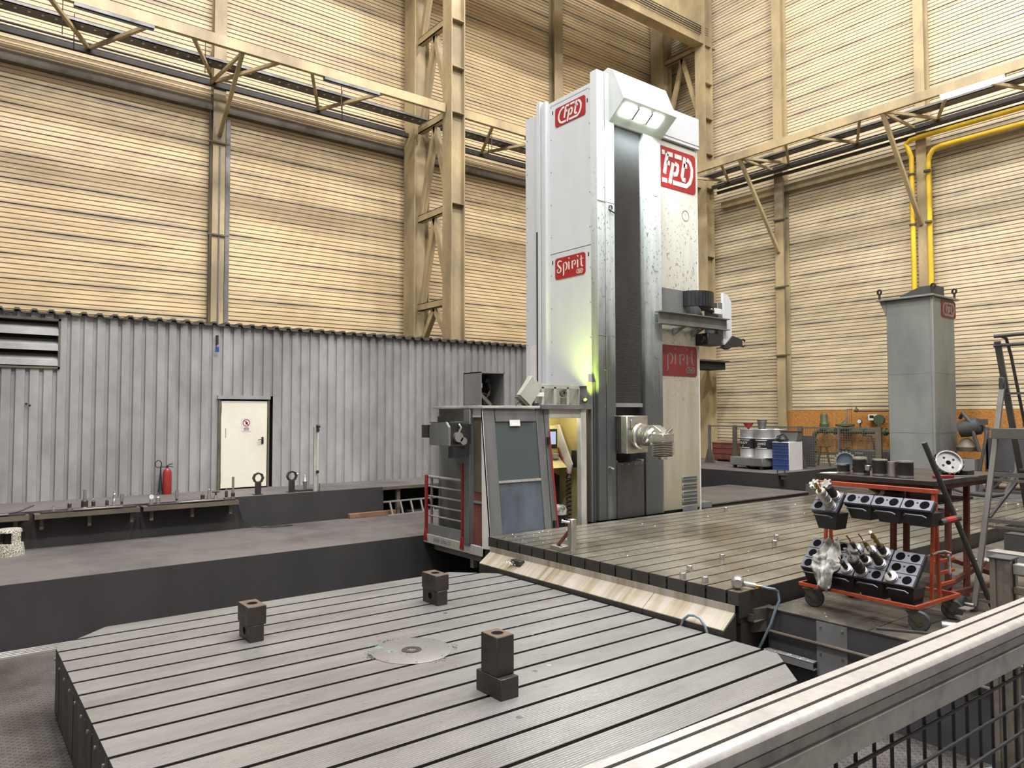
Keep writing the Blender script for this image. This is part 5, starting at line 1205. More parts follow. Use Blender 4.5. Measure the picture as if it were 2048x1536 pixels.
mb.add(vs, [(j*(nu+1)+i, j*(nu+1)+i+1, (j+1)*(nu+1)+i+1, (j+1)*(nu+1)+i) for j in range(nv) for i in range(nu)])
rag = one('cleaning_rag', mb, M['rag'], 'crumpled grey white rag draped over the lower cassettes', 'rag')
sm = rag.modifiers.new('thick', 'SOLIDIFY'); sm.thickness = .006
sm = rag.modifiers.new('sub', 'SUBSURF'); sm.levels = 1; sm.render_levels = 1
t = thing('clamp_lever', 'bright lever with a cloth strip hanging on the orange upright', 'lever', (8.86, 3.60, 1.78))
part('lever_arm', MB().tube([(-.10, .03, 0), (.0, 0, .02), (.06, -.04, .03), (.10, -.09, .01)], .012), M['steel'], t)
part('hanging_strip', MB().prism([(.0, .0), (.05, .0), (.07, -.2), (.04, -.22)], 'y', -.10, -.085), M['rag'], t)
# ================================================================ WORKBENCH BEHIND THE TROLLEY
bn = thing('work_bench', 'dark topped workbench on red brown legs behind the tool trolley', 'bench', (9.22, 5.22, 1.0), R(-1))
part('bench_top', MB().box(0, 2.05, -1.46, .03, 1.50, 1.56), M['block'], bn, .004)
part('bench_apron', MB().box(.05, 2.0, -1.42, 0, 1.44, 1.50), M['rust'], bn)
for x, y in ((.66, -1.30), (1.30, -1.26), (.60, -.66), (.74, -.76)):
    part('bench_leg', MB().bar((x, y, .0), (x+.08, y, 1.45), .06, .06), M['rust'], bn)
for z in (.35, .98): part('tray_rail', MB().box(.62, .92, -1.20, -.45, z, z+.16), M['tower'], bn, .006)
part('bench_shelf', MB().box(.62, 1.6, -1.25, -.3, 1.22, 1.25), M['blockside'], bn)
for y in (-1.62, -.95): part('lower_frame', MB().bar((.4, y+.25, .26), (2.4, y+.55, .26), .05, .06), M['rust'], bn)
part('lower_frame', MB().bar((.4, -1.37, .16), (1.6, -1.5, .16), .05, .06), M['rust'], bn); part('lower_frame', MB().bar((1.6, -1.55, .26), (2.4, -.5, .26), .05, .06), M['rust'], bn)
BZ = 2.561
def sleeve(x, y, r, h, label, dark=True):
    t = thing('steel_sleeve', label, 'sleeve', (x, y, BZ), 0, 'steel sleeves on the workbench')
    part('sleeve_body', MB().lathe([(0, .0), (r*.9, 0), (r, .008), (r, h-.02), (r*1.02, h-.015), (r*1.02, h), (r*.86, h), (r*.86, h-.03), (0, h-.03)], n=28), M['block'] if dark else M['steel'], t)
    part('sleeve_rim', MB().lathe([(r*.84, h-.004), (r*1.025, h-.016), (r*1.025, h+.002), (r*.84, h+.002)], n=28), M['bright'], t)
    part('sleeve_foot', MB().lathe([(r*.95, .0), (r*1.01, .005), (r*1.01, .03), (r*.95, .03)], n=28), M['steel'], t)
sleeve(9.44, 4.99, .078, .13, 'low plain dark ring at the left end of the workbench')
sleeve(9.60, 4.85, .085, .22, 'tall dark steel sleeve with bright rim, first from the left on the bench')
sleeve(9.43, 4.765, .085, .215, 'tall dark steel sleeve, second from the left on the bench')
sleeve(9.46, 4.52, .088, .21, 'tall dark steel sleeve in the middle of the bench, left of the bright one')
sleeve(9.44, 4.35, .06, .19, 'slim bright steel sleeve between two dark ones', False)
sleeve(9.42, 4.185, .09, .205, 'dark steel sleeve at the right end of the row, nearest the red wrench')
t = thing('gauge_block', 'small bright block between two dark sleeves on the bench', 'block', (9.42, 4.65, BZ))
part('gauge_body', MB().box(-.03, .03, -.03, .03, .06, .13), M['steel'], t, .003); part('gauge_stem', MB().cyl((0, 0, 0), (0, 0, .06), .02), M['block'], t)
def facemill(x, y, r, rz, tilt, label, pale):
    t = thing('face_mill', label, 'cutter', (x, y, BZ), R(rz), 'toothed face mills on the workbench'); zc = r*math.cos(R(tilt))+.012; ax = Vector((-math.cos(R(tilt)), 0, math.sin(R(tilt))))
    o = Vector((0, 0, zc)); mb = MB().lathe([(0, 0), (r*.80, 0), (r*.84, .03), (r*.93, .03), (r*.93, -.07), (0, -.07)], o, ax, 36)
    part('disc', mb, M['bright'] if pale else M['bluegrey'], t)
    part('rim', MB().lathe([(r*.80, .004), (r*.83, .034), (r*.90, .034), (r*.90, .0)], o, ax, 36, caps=False), M['steel'], t)
    u, v = perp(ax)
    for k in range(18):
        a = 2*math.pi*k/18; c = o + u*(r*.95*math.cos(a)) + v*(r*.95*math.sin(a))
        part('tooth', MB().bar(c-ax*.06, c+ax*.03, r*.13, r*.14, u*math.cos(a+.4)+v*math.sin(a+.4)), M['block' if pale else 'steel'], t)
    if pale:
        part('bore', MB().lathe([(0, .001), (r*.17, .001), (r*.17, .003), (0, .003)], o, ax), M['hole'], t)
        for k in range(4):
            a = R(30+90*k); part('screw_hole', MB().lathe([(0, .001), (r*.09, .001), (r*.09, .003), (0, .003)], o + u*(r*.45*math.cos(a)) + v*(r*.45*math.sin(a)), ax, 12), M['dark'], t)
    return t
facemill(10.2, 4.0, .172, 42, 28, 'large pale toothed face mill leaning on the right end of the bench', True)
facemill(9.66, 5.08, .135, 30, 10, 'blue grey toothed disc standing at the left end of the bench', False)
one('support_wedge', MB().box(10.33, 10.52, 3.82, 4.0, BZ, BZ+.06), M['block'], 'dark wedge under the large pale face mill', 'wedge')
t = thing('red_wrench', 'red handled wrench lying near the right end of the bench', 'wrench', (9.7, 3.98, BZ))
part('grip', MB().bar((-.1, -.04, .02), (.12, -.18, .02), .05, .035), M['red_paint'], t, .006); part('shank', MB().bar((.12, -.18, .02), (.42, -.34, .02), .03, .02), M['steel'], t)
one('paper_sheet', MB().box(9.26, 9.5, 5.03, 5.22, BZ, BZ+.008), M['rag'], 'white paper sheet at the left corner of the bench', 'paper')
t = thing('steel_elbow', 'grey steel elbow pipe on the bench shelf behind the upper cassettes', 'pipe', (9.75, 4.55, 2.25))
part('elbow', MB().tube([(-.1, .18, .16), (0, .08, .08), (.05, -.02, .06), (.1, -.12, .06)], .06, 12), M['block'], t); part('elbow_flange', MB().cyl((.09, -.10, .06), (.11, -.16, .06), .095), M['block'], t); part('elbow_ring', MB().cyl((-.02, .10, .09), (.0, .06, .07), .072), M['steel'], t)
# leaning steel bar
o = one('steel_bar', MB().tube([(9.9, 3.42, 1.0), (9.0, 3.784, 3.02)], .03, 12), M['rubber'], 'long dark round bar leaning against the bench corner', 'bar')
# ================================================================ PLATFORM LADDER
ld = thing('platform_ladder', 'grey platform ladder standing on the deck at the right edge', 'ladder', (9.73, 3.6, 1.0))
LY0, LY1 = 3.55, 2.75
for y in (LY0, LY1):
    pw('rear_leg', MB().bar((9.74, y+.03, 1.0), (10.78, y, 3.78), .06, .045, (1, 0, 0)), M['ladder'], ld, .003)
    pw('front_stile', MB().bar((10.62, y, 4.28), (11.95, y, 1.0), .075, .03, (1, 0, 0)), M['ladder'], ld, .003)
    pw('guard_tube', MB().tube([(10.62, y-.04, 4.34), (10.78, y-.05, 4.32), (10.9, y-.06, 4.1), (11.4, y-.08, 2.9), (11.7, y-.1, 2.2)], .02), M['hose_dark'], ld)
    pw('hinge', MB().cbox((10.76, y, 3.74), (.1, .06, .16)), M['rubber'], ld, .01)
pw('top_rail', MB().tube([(10.58, LY0+.02, 4.34), (10.6, LY1, 4.36)], .025), M['hose_dark'], ld)
pw('top_rail', MB().tube([(10.62, LY0+.04, 4.22), (10.64, LY1, 4.22)], .02), M['hose_dark'], ld)
pw('deck', MB().box(10.35, 11.0, LY1, LY0, 3.1, 3.16), M['ladder'], ld, .004)
pw('deck_edge', MB().box(10.33, 10.37, LY1, LY0, 3.04, 3.17), M['ladder'], ld, .004)
for z in (2.05, 1.20, 2.6): 
    x = 9.74 + (z-1.0)*1.04/2.78
    pw('rear_rung', MB().bar((x, LY0, z), (x, LY1, z), .03, .05), M['ladder'], ld); pw('rear_rung', MB().bar((x-.02, LY0, z-.07), (x-.02, LY1, z-.07), .03, .03), M['ladder'], ld)
for z in (1.4, 1.8, 2.2, 2.6, 3.6):
    x = 11.95 - (z-1.0)*1.33/3.28; pw('step', MB().box(x-.06, x+.06, LY1, LY0, z, z+.025), M['ladder'], ld)
pw('brace', MB().bar((10.15, LY0-.02, 2.08), (10.9, LY0-.1, 2.5), .03, .03), M['rubber'], ld)
pw('transport_wheel', MB().lathe([(.03, -.025), (.085, -.025), (.085, .025), (.03, .025), (.03, -.025)], (9.66, LY0+.12, 1.09), (0, 1, 0), 20), M['rubber'], ld)
pw('wheel_axle', MB().cyl((9.66, LY0+.18, 1.09), (9.66, LY0+.0, 1.09), .02), M['steel'], ld)
pw('rubber_foot', MB().box(9.70, 9.78, LY0, LY0+.06, 1.0, 1.07), M['rubber'], ld)
# channels stacked on the deck at the right
for i, (x, y, z, L, w, h, mk, lb) in enumerate(((12.4, 4.55, 1.0, 2.6, .3, .14, 'rust', 'brown steel channel lying on the deck behind the ladder'), (13.2, 4.65, 1.0, 2.6, .34, .16, 'grey_paint', 'grey steel channel lying beyond the brown one at the right edge'), (14.4, 4.8, 1.0, 2.4, .3, .3, 'rubber', 'dark steel channel lying farthest along the plate at the right edge'))):
    t = thing('steel_channel', lb, 'steel channel', (x, y, z), R(-6), 'steel channels on the deck')
    part('flange', MB().box(0, w, -L, 0, h-.014, h), M['alu' if i < 2 else mk], t); part('web', MB().box(0, .014, -L, 0, 0, h), M[mk], t); part('far_web', MB().box(w-.014, w, -L, 0, 0, h), M[mk], t)
for x, y, l in ((9.0, 3.45, 'small bright jack screw standing behind the right caster'),):
    t = thing('screw_jack', l, 'jack', (x, y, 1.0)); part('jack_base', MB().lathe([(0, 0), (.05, 0), (.045, .02), (.025, .03), (.025, .07), (0, .07)], n=16), M['steel'], t); part('jack_head', MB().lathe([(0, .07), (.05, .07), (.05, .1), (0, .105)], n=16), M['bright'], t)
t = thing('metal_flask', 'bright rounded metal piece lying on the deck by the right caster', 'metal piece', (8.66, 3.42, 1.0)); part('flask', MB().lathe([(0, -.09), (.05, -.08), (.05, .06), (.03, .09), (0, .09)], (0, 0, .05), (.5, -1, 0), 16), M['steel'], t)
one('flat_bar', MB().bar((8.1, 3.95, 1.012), (8.45, 3.35, 1.012), .06, .02), M['rubber'], 'dark flat bar lying on the deck edge below the right caster', 'bar')
# ================================================================ GUARD FENCE IN THE FOREGROUND
gf = thing('guard_fence', 'aluminium guard fence with black mesh across the lower right corner', 'fence', (.6, .69, 0))
rp = []
y0, y1, z0, z1 = .645, .738, 2.826, 2.86
sl = [(.6690, .008), (.7125, .008)]
rp = [(y0+.006, z0), (y1, z0), (y1, z1-.004), (y1-.004, z1)]
for c, w in reversed(sl): rp += [(c+w/2, z1), (c+w/2, z1-.009), (c-w/2, z1-.009), (c-w/2, z1)]
rp += [(y0+.012, z1), (y0+.005, z1-.003), (y0, z1-.010), (y0, z0+.006)]
pw('top_rail', MB().prism(rp, 'x', -.6, 4.2), M['alu'], gf, 0, True)
pw('frame_bar', MB().box(-.6, 4.2, .652, .69, 2.806, 2.823).box(-.6, 4.2, .656, .69, 2.80, 2.806).box(-.6, 4.2, .650, .69, 2.754, 2.80), M['alu'], gf, .0015)
wv = MB().cyl((0, 0, 1.75), (0, 0, 2.756), .0038, n=8).mesh('mesh_wire', M['mesh_black'])
for k in range(48): link('mesh_wire', wv, gf, Vector((.2+.0665*k, .668, 0)) - gf.location)
wh = MB().cyl((-.6, 0, 0), (4.2, 0, 0), .0038, n=8).mesh('cross_wire', M['mesh_black'])
for k in range(16): link('cross_wire', wh, gf, Vector((0, .661, 2.725-.068*k)) - gf.location)
for c_, w_ in sl: pw('slot_shade', MB().box(-.6, 4.2, c_-w_/2, c_+w_/2, z1-.0088, z1-.006), M['hole'], gf, 0, False)  # black strips paint the shade at the bottom of the slots
pw('gap_shade', MB().box(-.6, 4.2, .656, .69, 2.822, 2.828), M['hole'], gf, 0, False)  # black strip painted in for the shaded gap under the top rail
gf.location = (.6, .731, 0); gf.rotation_euler = (0, 0, R(-1.41))
# second fence post with its own rails, beyond the foreground rail
fp = thing('fence_post', 'aluminium profile fence post with two rails rising behind the foreground rail', 'post', (3.72, 1.245, 0))
for a, b in ((-.045, -.022), (-.016, .022), (.027, .045)): pass
pw('post_profile', MB().prism([(3.675, 1.205), (3.70, 1.205), (3.70, 1.213), (3.735, 1.213), (3.735, 1.205), (3.765, 1.205), (3.765, 1.285), (3.675, 1.285), (3.675, 1.262), (3.683, 1.262), (3.683, 1.228), (3.675, 1.228)], 'z', 0, 2.715), M['alu_dirty'], fp, 0, False)
pw('post_cap', MB().box(3.67, 3.77, 1.20, 1.29, 2.715, 2.725), M['rubber'], fp, .003)
pw('side_rail', MB().box(3.70, 3.745, .2, 1.205, 2.655, 2.70), M['alu'], fp, .004); pw('side_rail', MB().box(3.70, 3.745, .2, 1.205, 2.57, 2.60), M['alu_dirty'], fp, .004)
# pit cable runs seen through the mesh
tag(part('floor_hose', MB().tube([(4.9, 3.1, .02), (5.6, 2.7, .02), (6.4, 2.35, .02), (7.3, 2.1, .02), (7.9, 1.9, .02)], .02), M['hose']), 'blue grey hose lying on the checkered floor behind the mesh, nearer one', 'hose')
tag(part('floor_hose', MB().tube([(6.0, 3.55, .02), (6.8, 3.2, .02), (7.5, 2.9, .02), (7.9, 2.75, .02)], .02), M['hose']), 'blue grey hose lying on the checkered floor behind the mesh, farther one', 'hose')
# ================================================================ FAR RIGHT: TOWER, FENCE, DRUMS, VALVES
tw = thing('grey_tower', 'tall grey sheet metal tower with a small red sign at its top', 'tower', (21.0, 8.54, 1.2))
W_, D_, H_ = 1.42, 1.22, 5.33
part('tower_body', MB().box(0, W_, .0, D_, 0, H_), M['tower'], tw, .02)
part('tower_corner', MB().box(-.025, .12, -.025, .05, 0, H_), M['tower'], tw, .01)
part('tower_flange', MB().box(-.12, W_+.2, -.08, D_+.22, H_, H_+.05).prism([(D_, H_-.45), (D_+.18, H_), (D_, H_)], 'x', 0, .3), M['tower'], tw, .006)
for z in (1.62, 3.25): part('tower_seam', MB().box(-.004, W_, -.004, D_, z, z+.012), M['grey_paint'], tw, 0, False)
part('top_housing', MB().prism([(.0, H_+.05), (.9, H_+.05), (.9, H_+.12), (.35, H_+.32), (.0, H_+.32)], 'x', .15, .8), M['rubber'], tw, .01)
for x, y in ((-.05, D_+.15), (.05, -.02), (W_+.05, .0)):
    e = part('eye_bolt', MB().cyl((x, y, H_+.05), (x, y, H_+.2), .03), M['block'], tw)
    part('eye_ring', MB().lathe([(.045, -.02), (.085, -.02), (.085, .02), (.045, .02), (.045, -.02)], (x, y, H_+.27), (1, -.4, 0), 16), M['block'], e)
T = lambda u, v, d: (.56+u, -.004-d, H_-.52+v)
mb = MB(); pr = rrect(.94, .48, .09, cx=.47, cy=.24); n = len(pr); mb.add([T(u, v, .01) for u, v in pr] + [T(u, v, 0) for u, v in pr], [tuple(range(n))] + [(i, (i+1) % n, n+(i+1) % n, n+i) for i in range(n)])
s = part('tower_sign', mb, M['red_sign_dull'], tw)
k = MB(); strokes(k, [[(.04+p[0]*.43, .02+p[1]*.44) for p in ln] for ln in FPT], .05, lambda u, v, d: T(u, v, d+.01), .006); part('sign_letters', k, M['tower'], s)
# hydraulic unit right of the tower
t = thing('hydraulic_unit', 'dusty hydraulic unit with motor and hoses right of the grey tower', 'machine', (22.0, 8.0, 1.22))
part('unit_stand', MB().box(-.2, .3, -.1, .35, 0, .9), M['grey_paint'], t); part('unit_motor', MB().lathe([(0, -.3), (.2, -.28), (.24, -.1), (.24, .2), (.12, .3), (0, .3)], (0, .05, 1.75), (.2, -1, .3), 18), M['rubber'], t)
part('unit_pump', MB().lathe([(0, 0), (.22, .0), (.26, .12), (.14, .3), (.08, .35), (0, .35)], (0, .15, 1.1), (0, 0, 1), 16), M['steel_dark'], t)
part('unit_hose', MB().tube([(0, .3, 2.0), (-.1, .2, 2.15), (-.15, 0, 1.9), (-.15, -.1, 1.5), (-.12, -.2, 1.1)], .05).tube([(.05, -.2, 1.9), (-.05, -.35, 1.6), (-.1, -.3, 1.2), (-.1, -.2, .7), (-.1, -.1, .1)], .04), M['hose_dark'], t)
part('unit_plate', MB().cbox((-.1, -.25, 1.9), (.05, .3, .16)), M['rubber'], t)
tag(part('floor_hose', MB().tube([(21.3, 8.4, 2.4), (21.2, 8.3, 1.7), (21.1, 8.1, 1.36), (21.0, 7.8, 1.29), (20.9, 7.2, 1.28), (20.9, 6.9, 1.34), (21.2, 6.75, 1.9), (21.5, 6.8, 2.6)], .06, 10), M['hose_dark']), 'thick dark hose looping on the floor right of the tower', 'hose')
t = thing('steel_frame_box', 'dark steel cabinet frame standing behind the ladder right of the tower', 'cabinet', (22.6, 7.35, 1.22))
part('frame_panel', MB().box(0, .05, -1.2, .55, .55, 1.45), M['blockside'], t); part('frame_side', MB().box(0, .7, .5, .55, 0, 1.45), M['blockside'], t)
for y in (.45, -.1, -1.2): part('frame_leg', MB().box(-.02, .1, y, y+.1, 0, .6), M['bluegrey'], t)
part('frame_brace', MB().bar((0, .4, .1), (0, -.1, .6), .05, .05), M['rubber'], t); part('frame_shelf', MB().box(0, .7, -1.2, .5, .5, .56), M['rubber'], t)
part('frame_foot', MB().box(-.2, .8, -1.3, .6, 0, .06), M['rubber'], t)
# perimeter fence before the end wall
fn = thing('mesh_fence', 'wire mesh fence on aluminium posts along the end wall', 'fence', (21.4, 15.2, 1.22))
FX = 21.4
for y, w, z0 in ((16.2, .08, 1.62), (15.15, .14, 1.62), (12.72, .14, 1.62), (11.45, .05, 1.22), (10.25, .16, 1.22), (8.2, .1, 1.22), (6.4, .1, 1.22)):
    xx = FX if y > 9 else 23.5
    pw('fence_pole', MB().box(xx, xx+.08, y-w/2, y+w/2, z0, 2.96), M['steel_dark' if w > .1 else 'galv'], fn, 0, False)
    if y > 12: pw('pole_foot', MB().prism([(y-.22, z0), (y+.22, z0), (y+.07, z0+.5), (y-.07, z0+.5)], 'x', xx+.02, xx+.06), M['steel_dark'], fn)
pw('fence_rail', MB().box(FX+.01, FX+.05, 10.2, 16.2, 2.90, 2.94), M['galv'], fn, 0, False)
pw('fence_rail', MB().box(23.51, 23.55, 6.4, 8.2, 2.90, 2.94), M['galv'], fn, 0, False)
mb = MB(); y = 10.2
while y < 15.1: mb.box(FX+.025, FX+.033, y, y+.009, 1.75, 2.9); y += .075
z = 1.75
while z < 2.9: mb.box(FX+.022, FX+.03, 10.2, 15.1, z, z+.009); mb.box(23.52, 23.53, 6.4, 8.2, z, z+.02); z += .075
for k in range(24): mb.box(23.525, 23.535, 6.4+.075*k, 6.42+.075*k, 1.75, 2.9)
o = pw('wire_mesh', mb, M['galv'], fn, 0, False); o['kind'] = 'stuff'
# OSB boards with the valve station
for y0, y1, l in ((12.62, 15.12, 'orange OSB board on the end wall, left one next to the post'), (10.1, 12.6, 'orange OSB board on the end wall, middle one behind the green valves'), (7.6, 10.08, 'orange OSB board on the end wall, right one behind the tower')):
    one('osb_board', MB().box(24.46, 24.50, y0, y1, 2.0 if y0 > 12 else 1.6, 3.47), M['osb'], l, 'board', 'OSB boards on the end wall')
vs_ = thing('valve_station', 'green valve station with pipes in front of the OSB board', 'pipework', (24.1, 12.6, 1.6))
pw('main_pipe', MB().tube([(24.1, 13.78, 1.62), (24.1, 13.78, 2.5), (24.1, 13.74, 2.65), (24.1, 13.6, 2.75), (24.1, 11.0, 2.76), (24.1, 10.4, 2.76)], .075, 12), M['green'], vs_)
for y in (13.35, 13.0, 12.6, 12.0, 11.3, 11.0): pw('pipe_flange', MB().cyl((24.1, y-.03, 2.755), (24.1, y+.03, 2.755), .13, n=16), M['green'], vs_)
for z in (1.7, 2.05, 2.4): pw('pipe_flange', MB().cyl((24.1, 13.78, z), (24.1, 13.78, z+.06), .13, n=16), M['green'], vs_)
pw('filter_bowl', MB().lathe([(0, 2.75), (.14, 2.78), (.15, 3.0), (.12, 3.05), (.12, 3.3), (.10, 3.34), (0, 3.36)], (24.1, 13.39, 0)), M['green'], vs_)
pw('regulator', MB().lathe([(.08, 2.78), (.1, 2.9), (.30, 2.93), (.30, 2.99), (.1, 3.03), (.06, 3.1), (0, 3.12)], (24.1, 12.65, 0), (0, 0, 1), 24), M['green'], vs_)
pw('riser', MB().tube([(24.1, 12.6, 3.05), (24.1, 12.58, 3.5), (24.1, 12.4, 3.5)], .03), M['steel'], vs_)
pw('small_valve', MB().cyl((24.1, 12.3, 3.46), (24.1, 12.2, 3.46), .06).cyl((24.1, 12.25, 3.46), (24.1, 12.25, 3.58), .02), M['steel_dark'], vs_)
pw('top_pipe', MB().tube([(24.2, 12.3, 3.43), (24.2, 10.2, 3.43), (24.2, 10.15, 3.0)], .022), M['pipe_dark'], vs_)
g = pw('pressure_gauge', MB().cyl((24.02, 12.12, 3.09), (24.08, 12.12, 3.09), .08, n=20), M['steel_dark'], vs_); part('gauge_face', MB().cyl((24.015, 12.12, 3.09), (24.02, 12.12, 3.09), .065, n=20), M['sign_white'], g); part('gauge_stem', MB().cyl((24.08, 12.12, 2.8), (24.08, 12.12, 3.03), .025), M['steel_dark'], g)
pw('control_box', MB().box(24.2, 24.4, 11.62, 11.92, 3.12, 3.32), M['sign_white'], vs_, .01); pw('box_window', MB().box(24.195, 24.2, 11.72, 11.86, 3.2, 3.29), M['black'], vs_)
pw('hand_wheel', MB().cyl((24.1, 11.52, 3.15), (24.2, 11.52, 3.15), .17, n=18).cyl((24.1, 11.52, 2.8), (24.1, 11.52, 3.1), .04), M['green'], vs_)
pw('hand_lever', MB().bar((23.98, 12.0, 2.62), (23.98, 11.7, 2.6), .05, .04).bar((23.98, 11.7, 2.6), (23.98, 11.6, 2.1), .04, .05), M['pipe_dark'], vs_)
t = thing('tarped_machine', 'dark rounded machine cover lying low in front of the OSB board', 'machine cover', (23.0, 11.6, 1.22))
part('cover_body', MB().prism([(.85, .55), (.85, .8), (.7, .98), (-.9, .98), (-.9, .55)], 'x', 0, .5), M['rubber'], t, .04); part('cover_band', MB().prism([(.6, .5), (.6, .56), (-.9, .56), (-.9, .5)], 'x', -.02, .4), M['dark'], t); part('cover_base', MB().box(0, .5, -.9, .8, 0, .5), M['rubber'], t)
part('cover_label', MB().box(-.004, 0, .4, .55, .85, .9).box(-.004, 0, -.1, .15, .85, .9), M['grey_paint'], t)
for y, l in ((12.82, 'yellow trestle stand left one in front of the OSB board'), (12.15, 'yellow trestle stand right one beside the dark machine cover')):
    t = thing('trestle', l, 'trestle', (23.0, y, 1.22), 0, 'yellow trestles')
    for dy in (-.28, .28): part('trestle_leg', MB().bar((0, dy, 0.0), (0, dy*.35, 1.02), .05, .05), M['brass'], t)
    part('trestle_top', MB().bar((0, -.22, 1.04), (0, .22, 1.04), .08, .05), M['brass'], t); part('trestle_tie', MB().bar((0, -.2, .35), (0, .2, .35), .03, .04), M['brass'], t)
one('dark_partition', MB().box(22.3, 22.36, 12.75, 13.5, 1.62, 2.62), M['blockside'], 'dark sheet partition between drums and valve station', 'partition')
# drums on a rolling sump
sp_ = thing('sump_trolley', 'grey rolling sump pallet under the silver oil drums', 'pallet', (20.46, 13.48, 1.62), R(-8))
part('sump_tray', MB().box(-.55, .72, -.5, .80, .1, .36), M['tower'], sp_, .015)
for x in (-.45, .6):
    for y in (-.4, .15, .68): part('sump_wheel', MB().cyl((x, y-.03, .06), (x, y+.03, .06), .06, n=14), M['rubber'], sp_)
t = NT('drum_band'); M['drumband'] = mat('drum_black_band', rgb(30, 30, 34), .4)
dirv = Vector((math.sin(R(-8)), -math.cos(R(-8)), 0)); nv = Vector((math.cos(R(-8)), math.sin(R(-8)), 0)); c0 = Vector((20.46, 13.48, 1.98))
for k, (a, b, l) in enumerate(((-.3, -.2, 'silver oil drum with black band, front left with a red funnel on it'), (.30, -.2, 'silver oil drum with black band, front right next to the blue cabinet'), (-.3, .40, 'silver oil drum at the back left of the sump'), (.30, .40, 'silver oil drum at the back right of the sump'))):
    p = c0 + dirv*a + nv*b; t = thing('oil_drum', l, 'drum', p, R(-8), 'oil drums on the sump')
    part('drum_shell', MB().lathe([(0, .02), (.27, .02), (.29, .0), (.29, .02), (.285, .03), (.285, .29), (.293, .30), (.293, .32), (.285, .33), (.285, .58), (.293, .59), (.293, .61), (.285, .62), (.285, .86), (.292, .875), (.285, .88), (.275, .86), (0, .86)], n=32), M['drum'], t)
    part('drum_band', MB().lathe([(.286, .28), (.296, .285), (.296, .575), (.286, .58)], n=32), M['drumband'], t)
    if k == 0:
        m2 = tr.matrix_basis
    if k < 2:
        pass
# label across the two front drums, lettering bent round the shell
def drum_text(owner, txt, size, a0, z, m, name):
    def T(u, v, d): a = R(180)+a0 - u/.297; return ((.297+d)*math.cos(a), (.297+d)*math.sin(a), z+v)
    return part(name, font_mb(txt, size, T, .002), m, owner, 0, False)
drums = [o for o in bpy.data.objects if o.name.startswith('oil_drum')]
yel = mat('label_yellow', rgb(232, 214, 60), .5); M['yel'] = yel
drum_text(drums[0], 'YQUIP', .105, R(2), .455, M['sign_white'], 'label_text'); drum_text(drums[0], '&', .08, R(0), .36, M['yel'], 'label_mark'); drum_text(drums[1], 'DING', .105, R(22), .44, M['sign_white'], 'label_text'); drum_text(drums[1], 'OIL', .085, R(6), .35, M['sign_white'], 'label_text')
def dframe(owner, a_from, a_to):
    def T(u, v, d): a = R(180) - u; return ((.297+d)*math.cos(a), (.297+d)*math.sin(a), .43+v)
    n = 10; L = [a_from + (a_to-a_from)*i/n for i in range(n+1)]
    for h in (.115, -.125): k = MB(); strokes(k, [[(q, h) for q in L]], .018, T, .002); part('label_frame', k, M['sign_white'], owner, 0, False)
dframe(drums[0], -.75, .95); dframe(drums[1], -.95, .35)
p = c0 + dirv*(-.33) + nv*(-.2) + Vector((0, 0, .87)); t = thing('red_funnel', 'red funnel standing on the left silver drum', 'funnel', p); part('funnel_cone', MB().lathe([(.02, 0), (.05, .05), (.15, .17), (.155, .2), (.14, .2), (.03, .05)], n=20), M['red_paint'], t); part('funnel_spout', MB().cyl((0, 0, 0), (0, 0, .05), .025), M['red_paint'], t)
p = c0 + dirv*(-.0) + nv*.05 + Vector((0, 0, .88)); t = thing('steel_bucket', 'grey steel bucket standing on the drums', 'bucket', p); part('bucket_shell', MB().lathe([(0, 0), (.11, 0), (.15, .28), (.155, .3), (.14, .3), (.1, .02), (0, .02)], n=24), M['galv'], t); part('bucket_band', MB().lathe([(.143, .22), (.15, .225), (.152, .25), (.145, .25)], n=24), M['steel'], t)
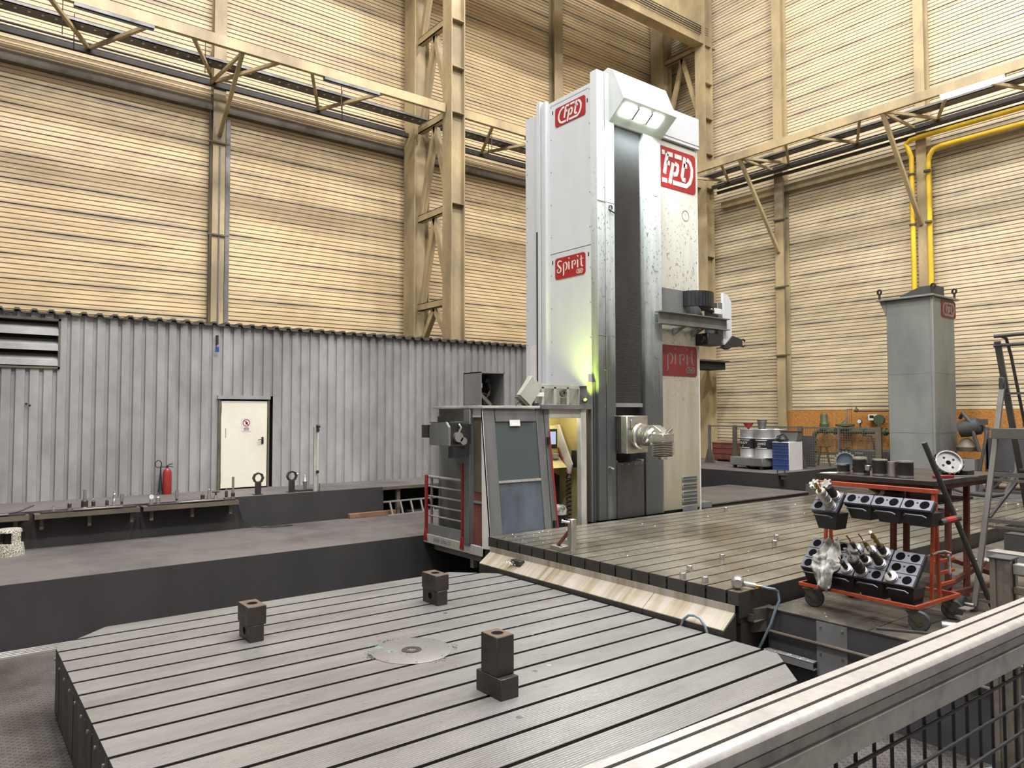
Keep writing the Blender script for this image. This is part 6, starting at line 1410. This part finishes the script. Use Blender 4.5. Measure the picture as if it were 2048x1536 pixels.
# blue drawer cabinet
bc = thing('drawer_cabinet', 'blue drawer cabinet with pale side beside the silver drums', 'cabinet', (20.17, 12.92, 1.62), R(2))
part('cabinet_shell', MB().box(.02, .80, -.56, 0, 0, .87), M['sign_white'], bc, .006)
zz = [0.02, .19, .36, .50, .60, .69, .78, .86]
for a, b in zip(zz[:-1], zz[1:]):
    dw = part('drawer', MB().box(0, .02, -.545, -.015, a+.006, b-.006), M['blue'], bc); part('drawer_grip', MB().box(-.012, 0, -.53, -.03, b-.022, b-.01), M['galv'], dw)
t = thing('tool_bag', 'black tool bag lying on the blue cabinet', 'bag', (20.35, 12.66, 2.49)); part('bag_body', MB().lathe([(0, 0), (.16, .0), (.18, .08), (.1, .17), (0, .19)], (0, 0, 0), (0, 0, 1), 14), M['black'], t); part('bag_strap', MB().tube([(-.1, .2, .02), (0, .18, .16), (.05, .0, .24), (0, -.12, .16)], .02), M['black'], t)
t = thing('sheet_bin', 'grey sheet metal bin standing behind the black bag on the cabinet', 'bin', (20.75, 12.62, 2.49)); part('bin_shell', MB().prism([(-.3, .32), (.3, .32), (.24, 0), (-.24, 0)], 'x', -.12, .12), M['tower'], t, .006); part('bin_rim', MB().box(-.14, .14, -.32, .32, .31, .335), M['rust'], t)
t = thing('floor_bracket', 'dark iron bracket on the platform edge right of the cabinet', 'bracket', (19.2, 11.98, 1.5)); part('bracket_plate', MB().box(-.05, .2, -.1, .1, .06, .1), M['rubber'], t); part('bracket_lug', MB().cyl((.05, 0, -.05), (.05, 0, .06), .08), M['rubber'], t); part('bracket_pin', MB().cyl((0, .15, .1), (0, .15, .25), .02).cyl((.1, -.02, .1), (.1, -.02, .22), .02), M['rubber'], t)
# crates and bits in the far corner
t = thing('wooden_crate', 'low brown wooden crate by the corner column', 'crate', (22.4, 15.9, 1.62))
for k in range(3): part('crate_board', MB().box(-.02, .0, -1.2, .9, .08+.2*k, .25+.2*k), M['rust'], t, .004)
part('crate_box', MB().box(.0, .7, -1.2, .9, .06, .66), M['rust'], t); part('crate_lid', MB().box(-.04, .74, -1.24, .94, .66, .70), M['wood'], t); part('crate_skid', MB().box(0, .7, -1.1, -1.0, 0, .06), M['wood'], t); part('crate_skid', MB().box(0, .7, .7, .8, 0, .06), M['wood'], t)
t = thing('fence_stub', 'short mesh gate between machine and corner column', 'gate', (20.2, 16.0, 1.62))
part('gate_post', MB().box(-.04, .04, -.04, .04, 0, 1.35), M['galv'], t); part('gate_rail', MB().box(-.02, .02, 0, 1.4, 1.3, 1.34), M['galv'], t); part('gate_rail', MB().box(-.02, .02, 0, 1.4, .2, .24), M['galv'], t)
mb = MB()
for k in range(18): mb.box(-.004, .004, .05+.075*k, .058+.075*k, .24, 1.3)
for k in range(14): mb.box(-.005, .003, .04, 1.38, .27+.075*k, .278+.075*k)
o = part('gate_mesh', mb, M['galv'], t, 0, False); o['kind'] = 'stuff'
